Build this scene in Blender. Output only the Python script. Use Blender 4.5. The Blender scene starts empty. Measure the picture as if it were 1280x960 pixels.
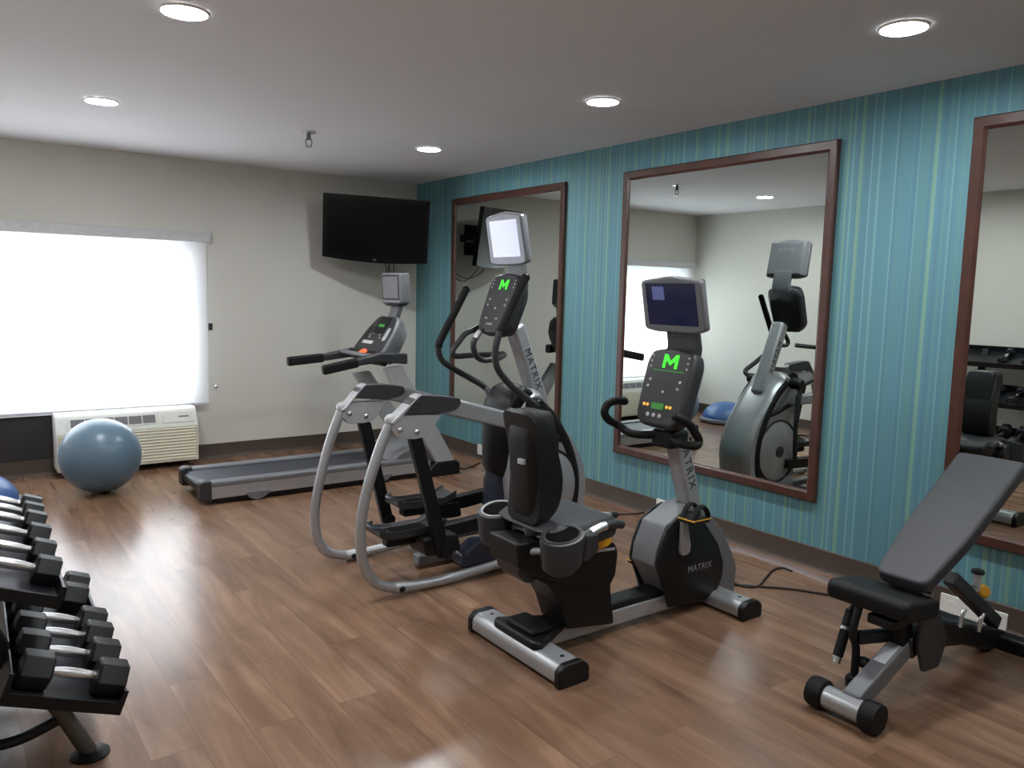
import bpy, bmesh, math, random
from mathutils import Vector, Matrix
random.seed(7)
SC = bpy.context.scene
COL = SC.collection
PI = math.pi

# ---------------------------------------------------------------- camera model (metres; X to the striped wall, Y to the window wall)
FPX, YAW, PITCH, ROLL, CH = 986.4045, 0.6295, 0.1144, 0.0231, 1.4326
WX, BY, HC, LX = 3.7526, 6.7579, 2.44, -0.24     # striped wall, window wall, ceiling height, left wall
cy, sy, cp, sp = math.cos(YAW), math.sin(YAW), math.cos(PITCH), math.sin(PITCH)
CF = Vector((sy*cp, cy*cp, -sp)); R0 = Vector((cy, -sy, 0)); U0 = R0.cross(CF)
CR = R0*math.cos(ROLL) + U0*math.sin(ROLL); CU = -R0*math.sin(ROLL) + U0*math.cos(ROLL)
CAM = Vector((0, 0, CH))
def at(u, v, ax, val):
    """the point of the place that stands on the plane axis ax = val and was measured at pixel u, v of the photograph"""
    d = CF*FPX + CR*(u-640) - CU*(v-480)
    return CAM + d*((val - CAM[ax])/d[ax])
def px(pts, y):
    return [(p[0], p[2]) for p in (at(u, v, 1, y) for u, v in pts)]

# ---------------------------------------------------------------- mesh helpers
def catmull(pts, n=6):
    P = [Vector(p) for p in pts]; out = []
    Q = [P[0]*2-P[1]] + P + [P[-1]*2-P[-2]]
    for i in range(1, len(Q)-2):
        a, b, c, d = Q[i-1], Q[i], Q[i+1], Q[i+2]
        for k in range(n):
            t = k/n
            out.append(0.5*((2*b) + (c-a)*t + (2*a-5*b+4*c-d)*t*t + (3*b-a-3*c+d)*t**3))
    out.append(P[-1]); return out
def rounded(pts, r, n=4):
    """fillet the corners of a 2D polygon"""
    out = []; N = len(pts)
    for i in range(N):
        p = Vector(pts[i]); a = Vector(pts[i-1])-p; b = Vector(pts[(i+1) % N])-p
        rr = r[i] if isinstance(r, (list, tuple)) else r
        k = min(rr, a.length*.45, b.length*.45)
        if k < 1e-5: out.append(tuple(p)); continue
        s = p + a.normalized()*k; e = p + b.normalized()*k
        for j in range(n+1):
            t = j/n; out.append(tuple(s*(1-t)**2 + p*2*t*(1-t) + e*t*t))
    return out
def rect(w, h, r=0, n=4):
    p = [(-w/2, -h/2), (w/2, -h/2), (w/2, h/2), (-w/2, h/2)]
    return rounded(p, r, n) if r else p
def frame(o, ex, ey):
    ex = Vector(ex).normalized(); ey = Vector(ey); ey = (ey - ex*ey.dot(ex)).normalized(); ez = ex.cross(ey)
    M = Matrix((ex, ey, ez)).transposed().to_4x4(); M.translation = Vector(o); return M
class MB:
    def __init__(s): s.v = []; s.f = []
    def add(s, vs, fs, M=None):
        o = len(s.v)
        s.v += [(M @ Vector(v)) if M else Vector(v) for v in vs]
        s.f += [tuple(i+o for i in f) for f in fs]; return s
    def box(s, lo, hi, M=None):
        x0, y0, z0 = lo; x1, y1, z1 = hi
        return s.add([(x0,y0,z0),(x1,y0,z0),(x1,y1,z0),(x0,y1,z0),(x0,y0,z1),(x1,y0,z1),(x1,y1,z1),(x0,y1,z1)],
                     [(0,3,2,1),(4,5,6,7),(0,1,5,4),(1,2,6,5),(2,3,7,6),(3,0,4,7)], M)
    def bar(s, a, b, w, h, up=(0,0,1)):
        """a box from a to b, w wide and h tall"""
        a = Vector(a); b = Vector(b); d = b-a
        M = frame(a, d, up)
        return s.box((0,-h/2,-w/2), (d.length,h/2,w/2), M)
    def prism(s, pts, lo, hi, axis='z', M=None):
        """pts in (x,z) for axis y, (y,z) for axis x, (x,y) for axis z"""
        n = len(pts)
        def m(p, h): return {'y': (p[0], h, p[1]), 'x': (h, p[0], p[1]), 'z': (p[0], p[1], h)}[axis]
        vs = [m(p, lo) for p in pts] + [m(p, hi) for p in pts]
        fs = [tuple(range(n)), tuple(range(2*n-1, n-1, -1))] + [(i, i+n, (i+1) % n + n, (i+1) % n) for i in range(n)]
        return s.add(vs, fs, M)
    def loft(s, secs, M=None, caps=True):
        """bridge equal-length rings"""
        n = len(secs[0]); vs = [v for r in secs for v in r]; fs = []
        for k in range(len(secs)-1):
            for i in range(n):
                j = (i+1) % n; fs.append((k*n+i, k*n+j, (k+1)*n+j, (k+1)*n+i))
        if caps: fs += [tuple(range(n-1, -1, -1)), tuple(range((len(secs)-1)*n, len(secs)*n))]
        return s.add(vs, fs, M)
    def tube(s, pts, r, n=12, flat=1.0):
        P = [Vector(p) for p in pts]; N = len(P); rings = []
        t = (P[1]-P[0]).normalized(); ref = Vector((0,1,0)) if abs(t.y) < .8 else Vector((0,0,1))
        u = (ref - t*ref.dot(t)).normalized()
        for i in range(N):
            t = (P[min(i+1, N-1)] - P[max(i-1, 0)]).normalized()
            u = (u - t*u.dot(t)).normalized(); w = t.cross(u)
            rr = r[i] if isinstance(r, (list, tuple)) else r
            rings.append([P[i] + (u*math.cos(a)*flat + w*math.sin(a))*rr for a in (2*PI*k/n for k in range(n))])
        return s.loft(rings)
    def lathe(s, prof, c, axis=(0,0,1), n=28, M=None):
        """prof: (radius, height) pairs along the axis"""
        ax = Vector(axis).normalized(); ref = Vector((1,0,0)) if abs(ax.x) < .8 else Vector((0,1,0))
        u = (ref - ax*ref.dot(ax)).normalized(); w = ax.cross(u); c = Vector(c)
        rings = [[c + ax*h + (u*math.cos(a) + w*math.sin(a))*max(r, 1e-4) for a in (2*PI*k/n for k in range(n))] for r, h in prof]
        return s.loft(rings, M)
    def cyl(s, a, b, r, n=20, r2=None):
        a = Vector(a); b = Vector(b)
        return s.lathe([(r, 0), (r if r2 is None else r2, (b-a).length)], a, b-a, n)
    def sphere(s, c, r, n=40, m=24, sz=1.0, lo=0.0):
        prof = [(r*math.sin(t), -r*sz*math.cos(t)) for t in (lo + (PI-lo)*k/m for k in range(m+1))]
        return s.lathe(prof, c, (0,0,1), n)
ORI = {}
def tag(o, label=None, cat=None, group=None, kind=None):
    if label: o['label'] = label
    if cat: o['category'] = cat
    if group: o['group'] = group
    if kind: o['kind'] = kind
    return o
def empty(name, loc, label, cat, group=None):
    o = bpy.data.objects.new(name, None); o.empty_display_size = .1; COL.objects.link(o)
    o.location = loc; ORI[o] = Vector(loc); return tag(o, label, cat, group)
def obj(name, mb, mat, parent=None, bevel=0, segs=3, origin=None, angle=35, sub=0):
    off = ORI[parent] if parent else Vector(origin or (0,0,0))
    me = bpy.data.meshes.new(name)
    me.from_pydata([v-off for v in mb.v], [], mb.f)
    bm = bmesh.new(); bm.from_mesh(me)
    bmesh.ops.recalc_face_normals(bm, faces=bm.faces); bm.to_mesh(me); bm.free()
    me.materials.append(mat)
    me.shade_smooth(); me.set_sharp_from_angle(angle=math.radians(angle))
    o = bpy.data.objects.new(name, me); COL.objects.link(o)
    if parent: o.parent = parent
    else: o.location = off
    ORI[o] = off
    if bevel:
        b = o.modifiers.new('edge', 'BEVEL'); b.width = bevel; b.segments = segs; b.limit_method = 'ANGLE'; b.angle_limit = math.radians(40)
        b.harden_normals = False
    if sub:
        b = o.modifiers.new('round', 'SUBSURF'); b.levels = sub; b.render_levels = sub
    return o
def struct(name, mb, mat, bevel=0):
    return tag(obj(name, mb, mat, None, bevel), kind='structure')
def lettering(name, body, size, M, mat, parent, depth=.0012, bold=0.0, space=1.0):
    c = bpy.data.curves.new(name, 'FONT'); c.body = body; c.size = size; c.extrude = depth; c.offset = bold
    c.align_x = 'CENTER'; c.align_y = 'CENTER'; c.space_character = space
    t = bpy.data.objects.new(name, c); COL.objects.link(t)
    me = bpy.data.meshes.new_from_object(t.evaluated_get(bpy.context.evaluated_depsgraph_get()))
    bpy.data.objects.remove(t); me.materials.clear(); me.materials.append(mat)
    o = bpy.data.objects.new(name, me); COL.objects.link(o); o.parent = parent
    L = M.copy(); L.translation = M.translation - ORI[parent]; o.matrix_local = L; ORI[o] = ORI[parent]; return o

# ---------------------------------------------------------------- materials
def lin(c):
    return tuple(((x/255)/12.92 if x/255 <= .04045 else ((x/255+.055)/1.055)**2.4) for x in c)
def mat(name, rgb, rough=.5, metal=0.0, spec=.5, vary=.06, scale=30, bump=0.0, bscale=250, emit=None, estr=1.0, coat=0.0):
    m = bpy.data.materials.new(name); m.use_nodes = True; nt = m.node_tree; N = nt.nodes; b = N['Principled BSDF']
    col = lin(rgb)
    tc = N.new('ShaderNodeTexCoord'); nz = N.new('ShaderNodeTexNoise'); nz.inputs['Scale'].default_value = scale; nz.inputs['Detail'].default_value = 3
    nt.links.new(tc.outputs['Object'], nz.inputs['Vector'])
    rp = N.new('ShaderNodeValToRGB')
    rp.color_ramp.elements[0].position = .3; rp.color_ramp.elements[1].position = .7
    rp.color_ramp.elements[0].color = (*[max(0, x*(1-vary)) for x in col], 1); rp.color_ramp.elements[1].color = (*[min(1, x*(1+vary)) for x in col], 1)
    nt.links.new(nz.outputs['Fac'], rp.inputs['Fac']); nt.links.new(rp.outputs['Color'], b.inputs['Base Color'])
    b.inputs['Roughness'].default_value = rough; b.inputs['Metallic'].default_value = metal
    b.inputs['Specular IOR Level'].default_value = spec; b.inputs['Coat Weight'].default_value = coat
    if bump:
        n2 = N.new('ShaderNodeTexNoise'); n2.inputs['Scale'].default_value = bscale; nt.links.new(tc.outputs['Object'], n2.inputs['Vector'])
        bp = N.new('ShaderNodeBump'); bp.inputs['Strength'].default_value = bump; bp.inputs['Distance'].default_value = .002
        nt.links.new(n2.outputs['Fac'], bp.inputs['Height']); nt.links.new(bp.outputs['Normal'], b.inputs['Normal'])
    if emit:
        b.inputs['Emission Color'].default_value = (*lin(emit), 1); b.inputs['Emission Strength'].default_value = estr
    return m
M_wall = mat('painted_wall', (215,212,204), .85, vary=.03, scale=1.2, bump=.15, bscale=180)
M_ceil = mat('painted_ceiling', (228,227,230), .9, vary=.02, scale=1.5, bump=.1, bscale=120)
M_base = mat('brown_vinyl_baseboard', (74,62,54), .55, vary=.08, scale=6)
M_dark = mat('dark_panel', (40,36,38), .6)
M_silver = mat('silver_paint', (170,171,174), .33, .45, vary=.04)
M_silverlt = mat('pale_silver_plastic', (176,177,180), .4, .2, vary=.04)
M_grey = mat('grey_plastic', (112,113,117), .42, .15)
M_char = mat('charcoal_plastic', (44,45,48), .45)
M_black = mat('black_plastic', (15,15,17), .45, spec=.35)
M_rubber = mat('black_rubber', (12,12,13), .6, spec=.3, bump=.2)
M_face = mat('dark_display_face', (40,40,44), .3)
M_hole_shade = mat('painted_recess_shade', (6,6,6), .9, spec=.1)
M_gloss = mat('glossy_black', (10,10,12), .2, spec=.3)
M_navy = mat('glossy_dark_blue_plastic', (46,50,64), .18)
M_screen = mat('glossy_screen', (7,7,8), .2, spec=.22)
M_vinyl = mat('grey_black_vinyl', (50,50,54), .5, bump=.25, bscale=400)
M_chrome = mat('chrome', (225,225,226), .27, 1.0, vary=.02)
M_green = mat('green_led', (40,200,40), .5, emit=(50,215,30), estr=.75)
M_greendim = mat('dim_green_led', (40,120,40), .5, emit=(50,130,40), estr=.16)
M_amber = mat('amber_led', (230,160,60), .5, emit=(240,170,60), estr=.4)
M_red = mat('orange_red_button', (200,80,40), .5, emit=(230,90,50), estr=.5)
M_btn = mat('pale_button', (190,190,190), .5)
M_yellow = mat('yellow_plastic', (222,160,30), .45)
M_white = mat('white_plastic', (228,228,224), .4)
M_acw = mat('white_ac_cabinet', (222,222,216), .45)
M_acb = mat('beige_ac_grille', (212,208,186), .5)
M_acv = mat('grey_vent', (118,116,118), .6)
M_ball = mat('blue_grey_ball_vinyl', (96,120,138), .32, vary=.05, scale=4)
M_bosu = mat('blue_dome_vinyl', (66,98,150), .35)
M_cable = mat('dark_cable', (34,26,24), .6)
M_race = mat('grey_brown_cable_cover', (128,112,108), .5)
M_trim = mat('white_light_trim', (235,235,232), .5)
M_belt = mat('treadmill_belt', (40,42,52), .55, bump=.3, bscale=600)
M_rackm = mat('dark_rack_steel', (30,31,36), .35, .3)
M_db = mat('black_hex_rubber', (20,20,23), .5, bump=.15)
M_letter_d = mat('dark_lettering', (40,42,46), .5)
M_letter_l = mat('pale_lettering', (150,152,156), .4, .3)
M_sticker = mat('pale_sticker', (196,198,204), .5)

def wood_floor():
    m = bpy.data.materials.new('wood_plank_floor'); m.use_nodes = True; nt = m.node_tree; N = nt.nodes; L = nt.links; b = N['Principled BSDF']
    tc = N.new('ShaderNodeTexCoord')
    mp = N.new('ShaderNodeMapping'); mp.inputs['Rotation'].default_value = (0,0,PI/2); L.new(tc.outputs['Object'], mp.inputs['Vector'])
    br = N.new('ShaderNodeTexBrick'); br.offset = .37; br.inputs['Scale'].default_value = 1; br.inputs['Mortar Size'].default_value = .0016
    br.inputs['Brick Width'].default_value = 1.22; br.inputs['Row Height'].default_value = .152; br.inputs['Bias'].default_value = 0
    br.inputs['Color1'].default_value = (0,0,0,1); br.inputs['Color2'].default_value = (1,1,1,1); br.inputs['Mortar'].default_value = (.5,.5,.5,1)
    L.new(mp.outputs['Vector'], br.inputs['Vector'])
    gm = N.new('ShaderNodeMapping'); gm.inputs['Scale'].default_value = (6,.8,1); L.new(tc.outputs['Object'], gm.inputs['Vector'])
    off = N.new('ShaderNodeVectorMath'); off.operation = 'MULTIPLY_ADD'; off.inputs[1].default_value = (3.1,7.3,0); L.new(br.outputs['Color'], off.inputs[0]); L.new(gm.outputs['Vector'], off.inputs[2])
    nz = N.new('ShaderNodeTexNoise'); nz.inputs['Scale'].default_value = 1.3; nz.inputs['Detail'].default_value = 6; nz.inputs['Roughness'].default_value = .62; nz.inputs['Distortion'].default_value = .6
    L.new(off.outputs['Vector'], nz.inputs['Vector'])
    rp = N.new('ShaderNodeValToRGB'); e = rp.color_ramp.elements
    e[0].position = .28; e[0].color = (*lin((106,79,62)),1); e[1].position = .75; e[1].color = (*lin((160,128,104)),1)
    k = e.new(.5); k.color = (*lin((133,102,82)),1)
    L.new(nz.outputs['Fac'], rp.inputs['Fac'])
    pl = N.new('ShaderNodeMix'); pl.data_type = 'RGBA'; pl.blend_type = 'MULTIPLY'; pl.inputs['Factor'].default_value = 1
    pr = N.new('ShaderNodeValToRGB'); pr.color_ramp.elements[0].color = (.86,.85,.84,1); pr.color_ramp.elements[1].color = (1.0,1.0,1.0,1)
    L.new(br.outputs['Color'], pr.inputs['Fac']); L.new(rp.outputs['Color'], pl.inputs['A']); L.new(pr.outputs['Color'], pl.inputs['B'])
    mo = N.new('ShaderNodeMix'); mo.data_type = 'RGBA'; L.new(br.outputs['Fac'], mo.inputs['Factor']); L.new(pl.outputs['Result'], mo.inputs['A']); mo.inputs['B'].default_value = (*lin((112,87,69)),1)
    L.new(mo.outputs['Result'], b.inputs['Base Color'])
    rr = N.new('ShaderNodeMapRange'); rr.inputs['To Min'].default_value = .19; rr.inputs['To Max'].default_value = .26; L.new(nz.outputs['Fac'], rr.inputs['Value']); L.new(rr.outputs['Result'], b.inputs['Roughness'])
    return m
def wallpaper():
    m = bpy.data.materials.new('teal_striped_wallpaper'); m.use_nodes = True; nt = m.node_tree; N = nt.nodes; L = nt.links; b = N['Principled BSDF']
    tc = N.new('ShaderNodeTexCoord'); sx = N.new('ShaderNodeSeparateXYZ'); L.new(tc.outputs['Object'], sx.inputs['Vector'])
    def n1(scale, detail=2.0, offv=0.0):
        a = N.new('ShaderNodeMath'); a.operation = 'ADD'; a.inputs[1].default_value = offv; L.new(sx.outputs['Y'], a.inputs[0])
        n = N.new('ShaderNodeTexNoise'); n.noise_dimensions = '1D'; n.inputs['Scale'].default_value = scale; n.inputs['Detail'].default_value = detail; n.inputs['Roughness'].default_value = .6
        L.new(a.outputs[0], n.inputs['W']); return n.outputs['Fac']
    r1 = N.new('ShaderNodeValToRGB'); e = r1.color_ramp.elements
    e[0].position = .3; e[0].color = (*lin((84,126,144)),1); e[1].position = .7; e[1].color = (*lin((92,138,140)),1)
    k = e.new(.5); k.color = (*lin((88,136,150)),1)
    L.new(n1(22, 3), r1.inputs['Fac'])
    r2 = N.new('ShaderNodeValToRGB'); r2.color_ramp.elements[0].position = .6; r2.color_ramp.elements[0].color = (0,0,0,1); r2.color_ramp.elements[1].position = .68; r2.color_ramp.elements[1].color = (.75,.75,.75,1)
    L.new(n1(48, 1, 5.3), r2.inputs['Fac'])
    mx = N.new('ShaderNodeMix'); mx.data_type = 'RGBA'; L.new(r2.outputs['Color'], mx.inputs['Factor']); L.new(r1.outputs['Color'], mx.inputs['A']); mx.inputs['B'].default_value = (*lin((120,164,166)),1)
    r3 = N.new('ShaderNodeValToRGB'); r3.color_ramp.elements[0].position = .62; r3.color_ramp.elements[0].color = (0,0,0,1); r3.color_ramp.elements[1].position = .68; r3.color_ramp.elements[1].color = (.8,.8,.8,1)
    L.new(n1(30, 1, 11.7), r3.inputs['Fac'])
    m2 = N.new('ShaderNodeMix'); m2.data_type = 'RGBA'; L.new(r3.outputs['Color'], m2.inputs['Factor']); L.new(mx.outputs['Result'], m2.inputs['A']); m2.inputs['B'].default_value = (*lin((122,160,136)),1)
    L.new(m2.outputs['Result'], b.inputs['Base Color']); b.inputs['Roughness'].default_value = .6
    return m
def mahogany():
    m = mat('mahogany_frame', (70,40,31), .35, vary=.2, scale=9); return m
def mirror_glass():
    m = mat('mirror_glass', (212,220,216), .0, 1.0, vary=0); return m
def sheer():
    m = bpy.data.materials.new('sheer_white_fabric'); m.use_nodes = True; nt = m.node_tree; N = nt.nodes; L = nt.links
    for n in list(N): 
        if n.type != 'OUTPUT_MATERIAL': N.remove(n)
    out = [n for n in N if n.type == 'OUTPUT_MATERIAL'][0]
    tr = N.new('ShaderNodeBsdfTransparent'); tl = N.new('ShaderNodeBsdfTranslucent'); df = N.new('ShaderNodeBsdfDiffuse')
    tc = N.new('ShaderNodeTexCoord'); nz = N.new('ShaderNodeTexNoise'); nz.inputs['Scale'].default_value = 40; L.new(tc.outputs['Object'], nz.inputs['Vector'])
    rp = N.new('ShaderNodeValToRGB'); rp.color_ramp.elements[0].color = (.86,.87,.9,1); rp.color_ramp.elements[1].color = (.92,.92,.95,1); L.new(nz.outputs['Fac'], rp.inputs['Fac'])
    L.new(rp.outputs['Color'], tl.inputs['Color']); L.new(rp.outputs['Color'], df.inputs['Color'])
    a = N.new('ShaderNodeMixShader'); a.inputs[0].default_value = .5; L.new(df.outputs[0], a.inputs[1]); L.new(tl.outputs[0], a.inputs[2])
    c = N.new('ShaderNodeMixShader'); c.inputs[0].default_value = .45; L.new(a.outputs[0], c.inputs[1]); L.new(tr.outputs[0], c.inputs[2])
    L.new(c.outputs[0], out.inputs['Surface']); return m
def pane_glass():
    m = bpy.data.materials.new('window_pane'); m.use_nodes = True; nt = m.node_tree; N = nt.nodes; L = nt.links
    for n in list(N):
        if n.type != 'OUTPUT_MATERIAL': N.remove(n)
    out = [n for n in N if n.type == 'OUTPUT_MATERIAL'][0]
    tr = N.new('ShaderNodeBsdfTransparent'); tr.inputs['Color'].default_value = (.95,.97,.97,1); gl = N.new('ShaderNodeBsdfGlossy'); gl.inputs['Roughness'].default_value = .02
    c = N.new('ShaderNodeMixShader'); c.inputs[0].default_value = .06; L.new(tr.outputs[0], c.inputs[1]); L.new(gl.outputs[0], c.inputs[2]); L.new(c.outputs[0], out.inputs['Surface']); return m
M_floor, M_paper, M_mahog, M_mirror, M_sheer, M_pane = wood_floor(), wallpaper(), mahogany(), mirror_glass(), sheer(), pane_glass()
M_lens = mat('downlight_lens', (252,252,250), .4, emit=(246,250,252), estr=146)

# ---------------------------------------------------------------- the room
Y0, XA, YS = -1.4, -1.4, 1.75          # south wall, entry recess wall, where the recess ends
struct('floor', MB().box((XA-.1,Y0-.1,-.1), (WX+.12,BY+.14,0)), M_floor)
struct('ceiling', MB().box((XA-.1,Y0-.1,HC), (WX+.12,BY+.14,HC+.12)), M_ceil)
struct('wall_right', MB().box((WX,Y0-.1,0), (WX+.12,BY,HC)), M_paper)
WL, WR, WB, WT = -.06, 1.675, .47, 1.745     # window opening
w = MB()
w.box((LX-.12,BY,0), (WL,BY+.14,HC)); w.box((WR,BY,0), (WX+.12,BY+.14,HC)); w.box((WL,BY,0), (WR,BY+.14,WB)); w.box((WL,BY,WT), (WR,BY+.14,HC))
struct('wall_back', w, M_wall)
struct('wall_left', MB().box((LX-.12,YS,0), (LX,BY,HC)), M_wall)
w = MB(); w.box((XA-.1,Y0,0), (XA,YS,HC)); w.box((XA-.1,YS,0), (LX-.12,YS+.12,HC))
struct('wall_entry', w, M_wall)
struct('wall_front', MB().box((XA-.1,Y0-.1,0), (WX,Y0,HC)), M_wall)
BH = .118
def skirting(a, b, axis):      # cove-toed vinyl skirting, profile (out from the wall, height)
    prof = [(0,0), (.022,0), (.014,.008), (.010,.022), (.009,BH-.004), (.006,BH), (0,BH)]
    return prof
m = MB().prism([(WX-d, z) for d, z in skirting(0,0,0)], Y0, BY, 'y'); struct('baseboard_right', m, M_base)
m = MB().prism([(BY-d, z) for d, z in skirting(0,0,0)], LX, WX, 'x'); struct('baseboard_back', m, M_base)
m = MB().prism([(LX+d, z) for d, z in skirting(0,0,0)], YS, BY, 'y'); struct('baseboard_left', m, M_base)
# dark panel below the window, behind the air conditioner
struct('trim_1', MB().box((LX,BY-.012,BH), (1.665,BY,WB-.02)), M_dark, .002)

# window: frame, mullion, panes
m = MB()
fy0, fy1 = BY+.05, BY+.10
for lo, hi in (((WL,fy0,WB), (WL+.045,fy1,WT)), ((WR-.06,fy0,WB), (WR,fy1,WT)), ((WL,fy0,WB), (WR,fy1,WB+.045)), ((WL,fy0,WT-.045), (WR,fy1,WT))):
    m.box(lo, hi)
mx_ = at(92, 330, 1, BY)[0]
m.box((mx_-.02,fy0-.005,WB), (mx_+.02,fy1-.005,WT))
win = struct('window_1', m, mat('white_window_frame', (190,190,200), .5), .003)
obj('window_pane', MB().box((WL+.03,fy0+.02,WB+.03), (WR-.03,fy0+.026,WT-.03)), M_pane, win)
struct('trim_2', MB().box((WL-.02,BY-.03,WB-.022), (WR+.02,BY+.05,WB)), M_white, .003)   # sill

# roller shade
sh = empty('roller_shade', (.85, BY, .45), 'white sheer roller shade drawn down over the bright window', 'window shade')
S0, S1 = -.17, 1.785
obj('fabric', MB().box((S0,BY-.052,.475), (S1,BY-.0512,1.80)), M_sheer, sh)
obj('cassette', MB().box((S0-.02,BY-.075,1.785), (S1+.035,BY-.002,1.865)), mat('shade_cassette', (205,204,206), .6), sh, .006)
obj('bottom_bar', MB().box((S0,BY-.058,.462), (S1,BY-.045,.482)), mat('shade_bar', (200,200,208), .5), sh, .003)
obj('chain_tensioner', MB().box((1.805,BY-.018,1.075), (1.835,BY,1.13)), M_char, sh, .003)
obj('bead_chain', MB().tube([(1.812,BY-.012,1.79), (1.812,BY-.012,1.13)], .0018, 6), M_white, sh)
o = obj('wall_stop', MB().lathe([(.014,0), (.014,.004), (.008,.008), (.008,.022), (.0,.024)], at(270,483,1,BY), (0,-1,0)), M_chrome); tag(o, 'small round metal stop on the white wall right of the window shade', 'wall stop')

# ---------------------------------------------------------------- framed mirrors
def wall_mirror(y0, y1, z0, z1, label):
    r = empty('framed_mirror', (WX,(y0+y1)/2,z0), label, 'mirror', 'mahogany framed wall mirrors')
    fw, th = .058, .030
    m = MB()
    prof = [(0,0), (0,th*.75), (.006,th), (fw-.014,th*.85), (fw-.004,th*.55), (fw,th*.5), (fw,0)]   # (in from the edge, out from the wall)
    c = [(y0,z0,1,1), (y1,z0,-1,1), (y1,z1,-1,-1), (y0,z1,1,-1)]
    rings = [[(WX-.001-q, y+a*d, z+b*d) for d, q in prof] for y, z, a, b in c]
    n = len(prof); vs = [v for g in rings for v in g]; fs = []
    for k in range(4):
        for i in range(n):
            j = (i+1) % n; q = (k+1) % 4
            fs.append((k*n+i, k*n+j, q*n+j, q*n+i))
    m.add(vs, fs); obj('frame', m, M_mahog, r, angle=25)
    g = fw-.006
    obj('glass', MB().box((WX-.014,y0+g,z0+g), (WX-.004,y1-g,z1-g)), M_mirror, r)
    return r
ZM0, ZM1 = .362, 2.246
wall_mirror(4.524, 6.079, ZM0, ZM1, 'tall dark wood framed mirror on striped wall behind the elliptical, beside the corner')
wall_mirror(2.363, 3.917, ZM0, ZM1, 'tall dark wood framed mirror in the middle of the striped wall behind the exercise bike')
wall_mirror(.164, 1.717, ZM0, ZM1, 'tall dark wood framed mirror on the striped wall behind the tilted weight bench')

# ---------------------------------------------------------------- ceiling lights and sprinkler
def downlight(x, y, label):
    r = empty('ceiling_downlight', (x,y,HC), label, 'ceiling light', 'recessed round ceiling downlights')
    m = MB(); n = 40; R1, R2 = .090, .079
    prof = [(R2,HC-.001), (R2+.002,HC-.010), (R1-.004,HC-.006), (R1,HC-.001)]
    vs = []; fs = []
    for k in range(n):
        a = 2*PI*k/n
        vs += [(x+q*math.cos(a), y+q*math.sin(a), z) for q, z in prof]
    for k in range(n):
        for i in range(4):
            j = (i+1) % 4; q = (k+1) % n; fs.append((k*4+i, k*4+j, q*4+j, q*4+i))
    obj('trim_ring', m.add(vs, fs), M_trim, r)
    obj('lens', MB().lathe([(.0,-.004), (.05,-.0045), (.079,-.002), (.079,0)], (x,y,HC-.0012), (0,0,1), n), M_lens, r)
for x, y, lab in ((.79,5.0,'glowing round recessed ceiling light above the window side of the room'),
                  (.79,3.19,'glowing round recessed ceiling light at the top left, close to the camera'),
                  (2.88,5.02,'small glowing round recessed ceiling light in front of the corner television'),
                  (2.86,3.18,'glowing round recessed ceiling light in front of the middle mirror'),
                  (2.93,1.625,'large glowing round recessed ceiling light above the weight bench'),
                  (.79,1.4,'recessed round ceiling light over the entry end, left row'), (2.9,-.2,'recessed round ceiling light over the entry end, right row')):
    downlight(x, y, lab)
sx_, sy_ = 2.003, 5.05
r = empty('fire_sprinkler', (sx_,sy_,HC), 'small metal fire sprinkler head hanging from the ceiling', 'sprinkler')
obj('escutcheon', MB().lathe([(.042,0), (.042,-.004), (.02,-.012), (.02,0)], (sx_,sy_,HC), (0,0,1)), M_chrome, r)
obj('body', MB().cyl((sx_,sy_,HC), (sx_,sy_,HC-.05), .013, 12), M_grey, r)
m = MB()
for s in (-1, 1): m.tube([(sx_+s*.012,sy_,HC-.04), (sx_+s*.022,sy_,HC-.06), (sx_+s*.014,sy_,HC-.085), (sx_,sy_,HC-.092)], .004, 8)
obj('yoke', m, M_grey, r)
obj('deflector', MB().cyl((sx_,sy_,HC-.092), (sx_,sy_,HC-.096), .024, 16), M_chrome, r)

# ---------------------------------------------------------------- air conditioner under the window
ax0, ax1 = .655, 1.640
r = empty('wall_air_conditioner', (1.15,BY-.13,.05), 'white through-wall air conditioner below the window with beige grille', 'air conditioner')
prof = rounded([(BY-.005,.05), (BY-.005,.468), (BY-.17,.472), (BY-.205,.455), (BY-.252,.345), (BY-.258,.33), (BY-.258,.05)], [.001,.001,.03,.03,.01,.01,.012])
obj('cabinet', MB().prism(prof, ax0, ax1, 'x'), M_acw, r, .012)
# discharge grille on the slope
sl = frame((0,BY-.2295,.400), (1,0,0), (0,.047,.11))
bz = obj('discharge_bezel', MB().prism(rect(.62,.085,.012), -.001, .004, 'z', frame((ax0+.385,BY-.2295,.400), (1,0,0), (0,.047,.11))), M_acw, r)
for k in range(6):
    fx = ax0+.385 + (k-2.5)*.098
    obj('discharge_vent', MB().prism(rect(.090,.062,.004), .003, .0065, 'z', frame((fx,BY-.2295,.400), (1,0,0), (0,.047,.11))), M_acv, r)
obj('control_door', MB().prism(rect(.235,.085,.015), -.001, .005, 'z', frame((ax1-.14,BY-.2295,.400), (1,0,0), (0,.047,.11))), M_acw, r, .002)
obj('maker_mark', MB().prism(rect(.075,.012,.004), .004, .006, 'z', frame((ax1-.10,BY-.2295,.405), (1,0,0), (0,.047,.11))), M_grey, r)
m = MB()
for k in range(11):
    z = .075 + k*.0235
    m.prism([(BY-.259,z), (BY-.266,z+.003), (BY-.259,z+.016)], ax0+.02, ax1-.02, 'x')
obj('intake_grille', m, M_acb, r)
obj('front_panel', MB().prism(rect(ax1-ax0-.01,.275,.012), .0, .003, 'z', frame(((ax0+ax1)/2,BY-.2575,.194), (1,0,0), (0,0,1))), M_acb, r)

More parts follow.
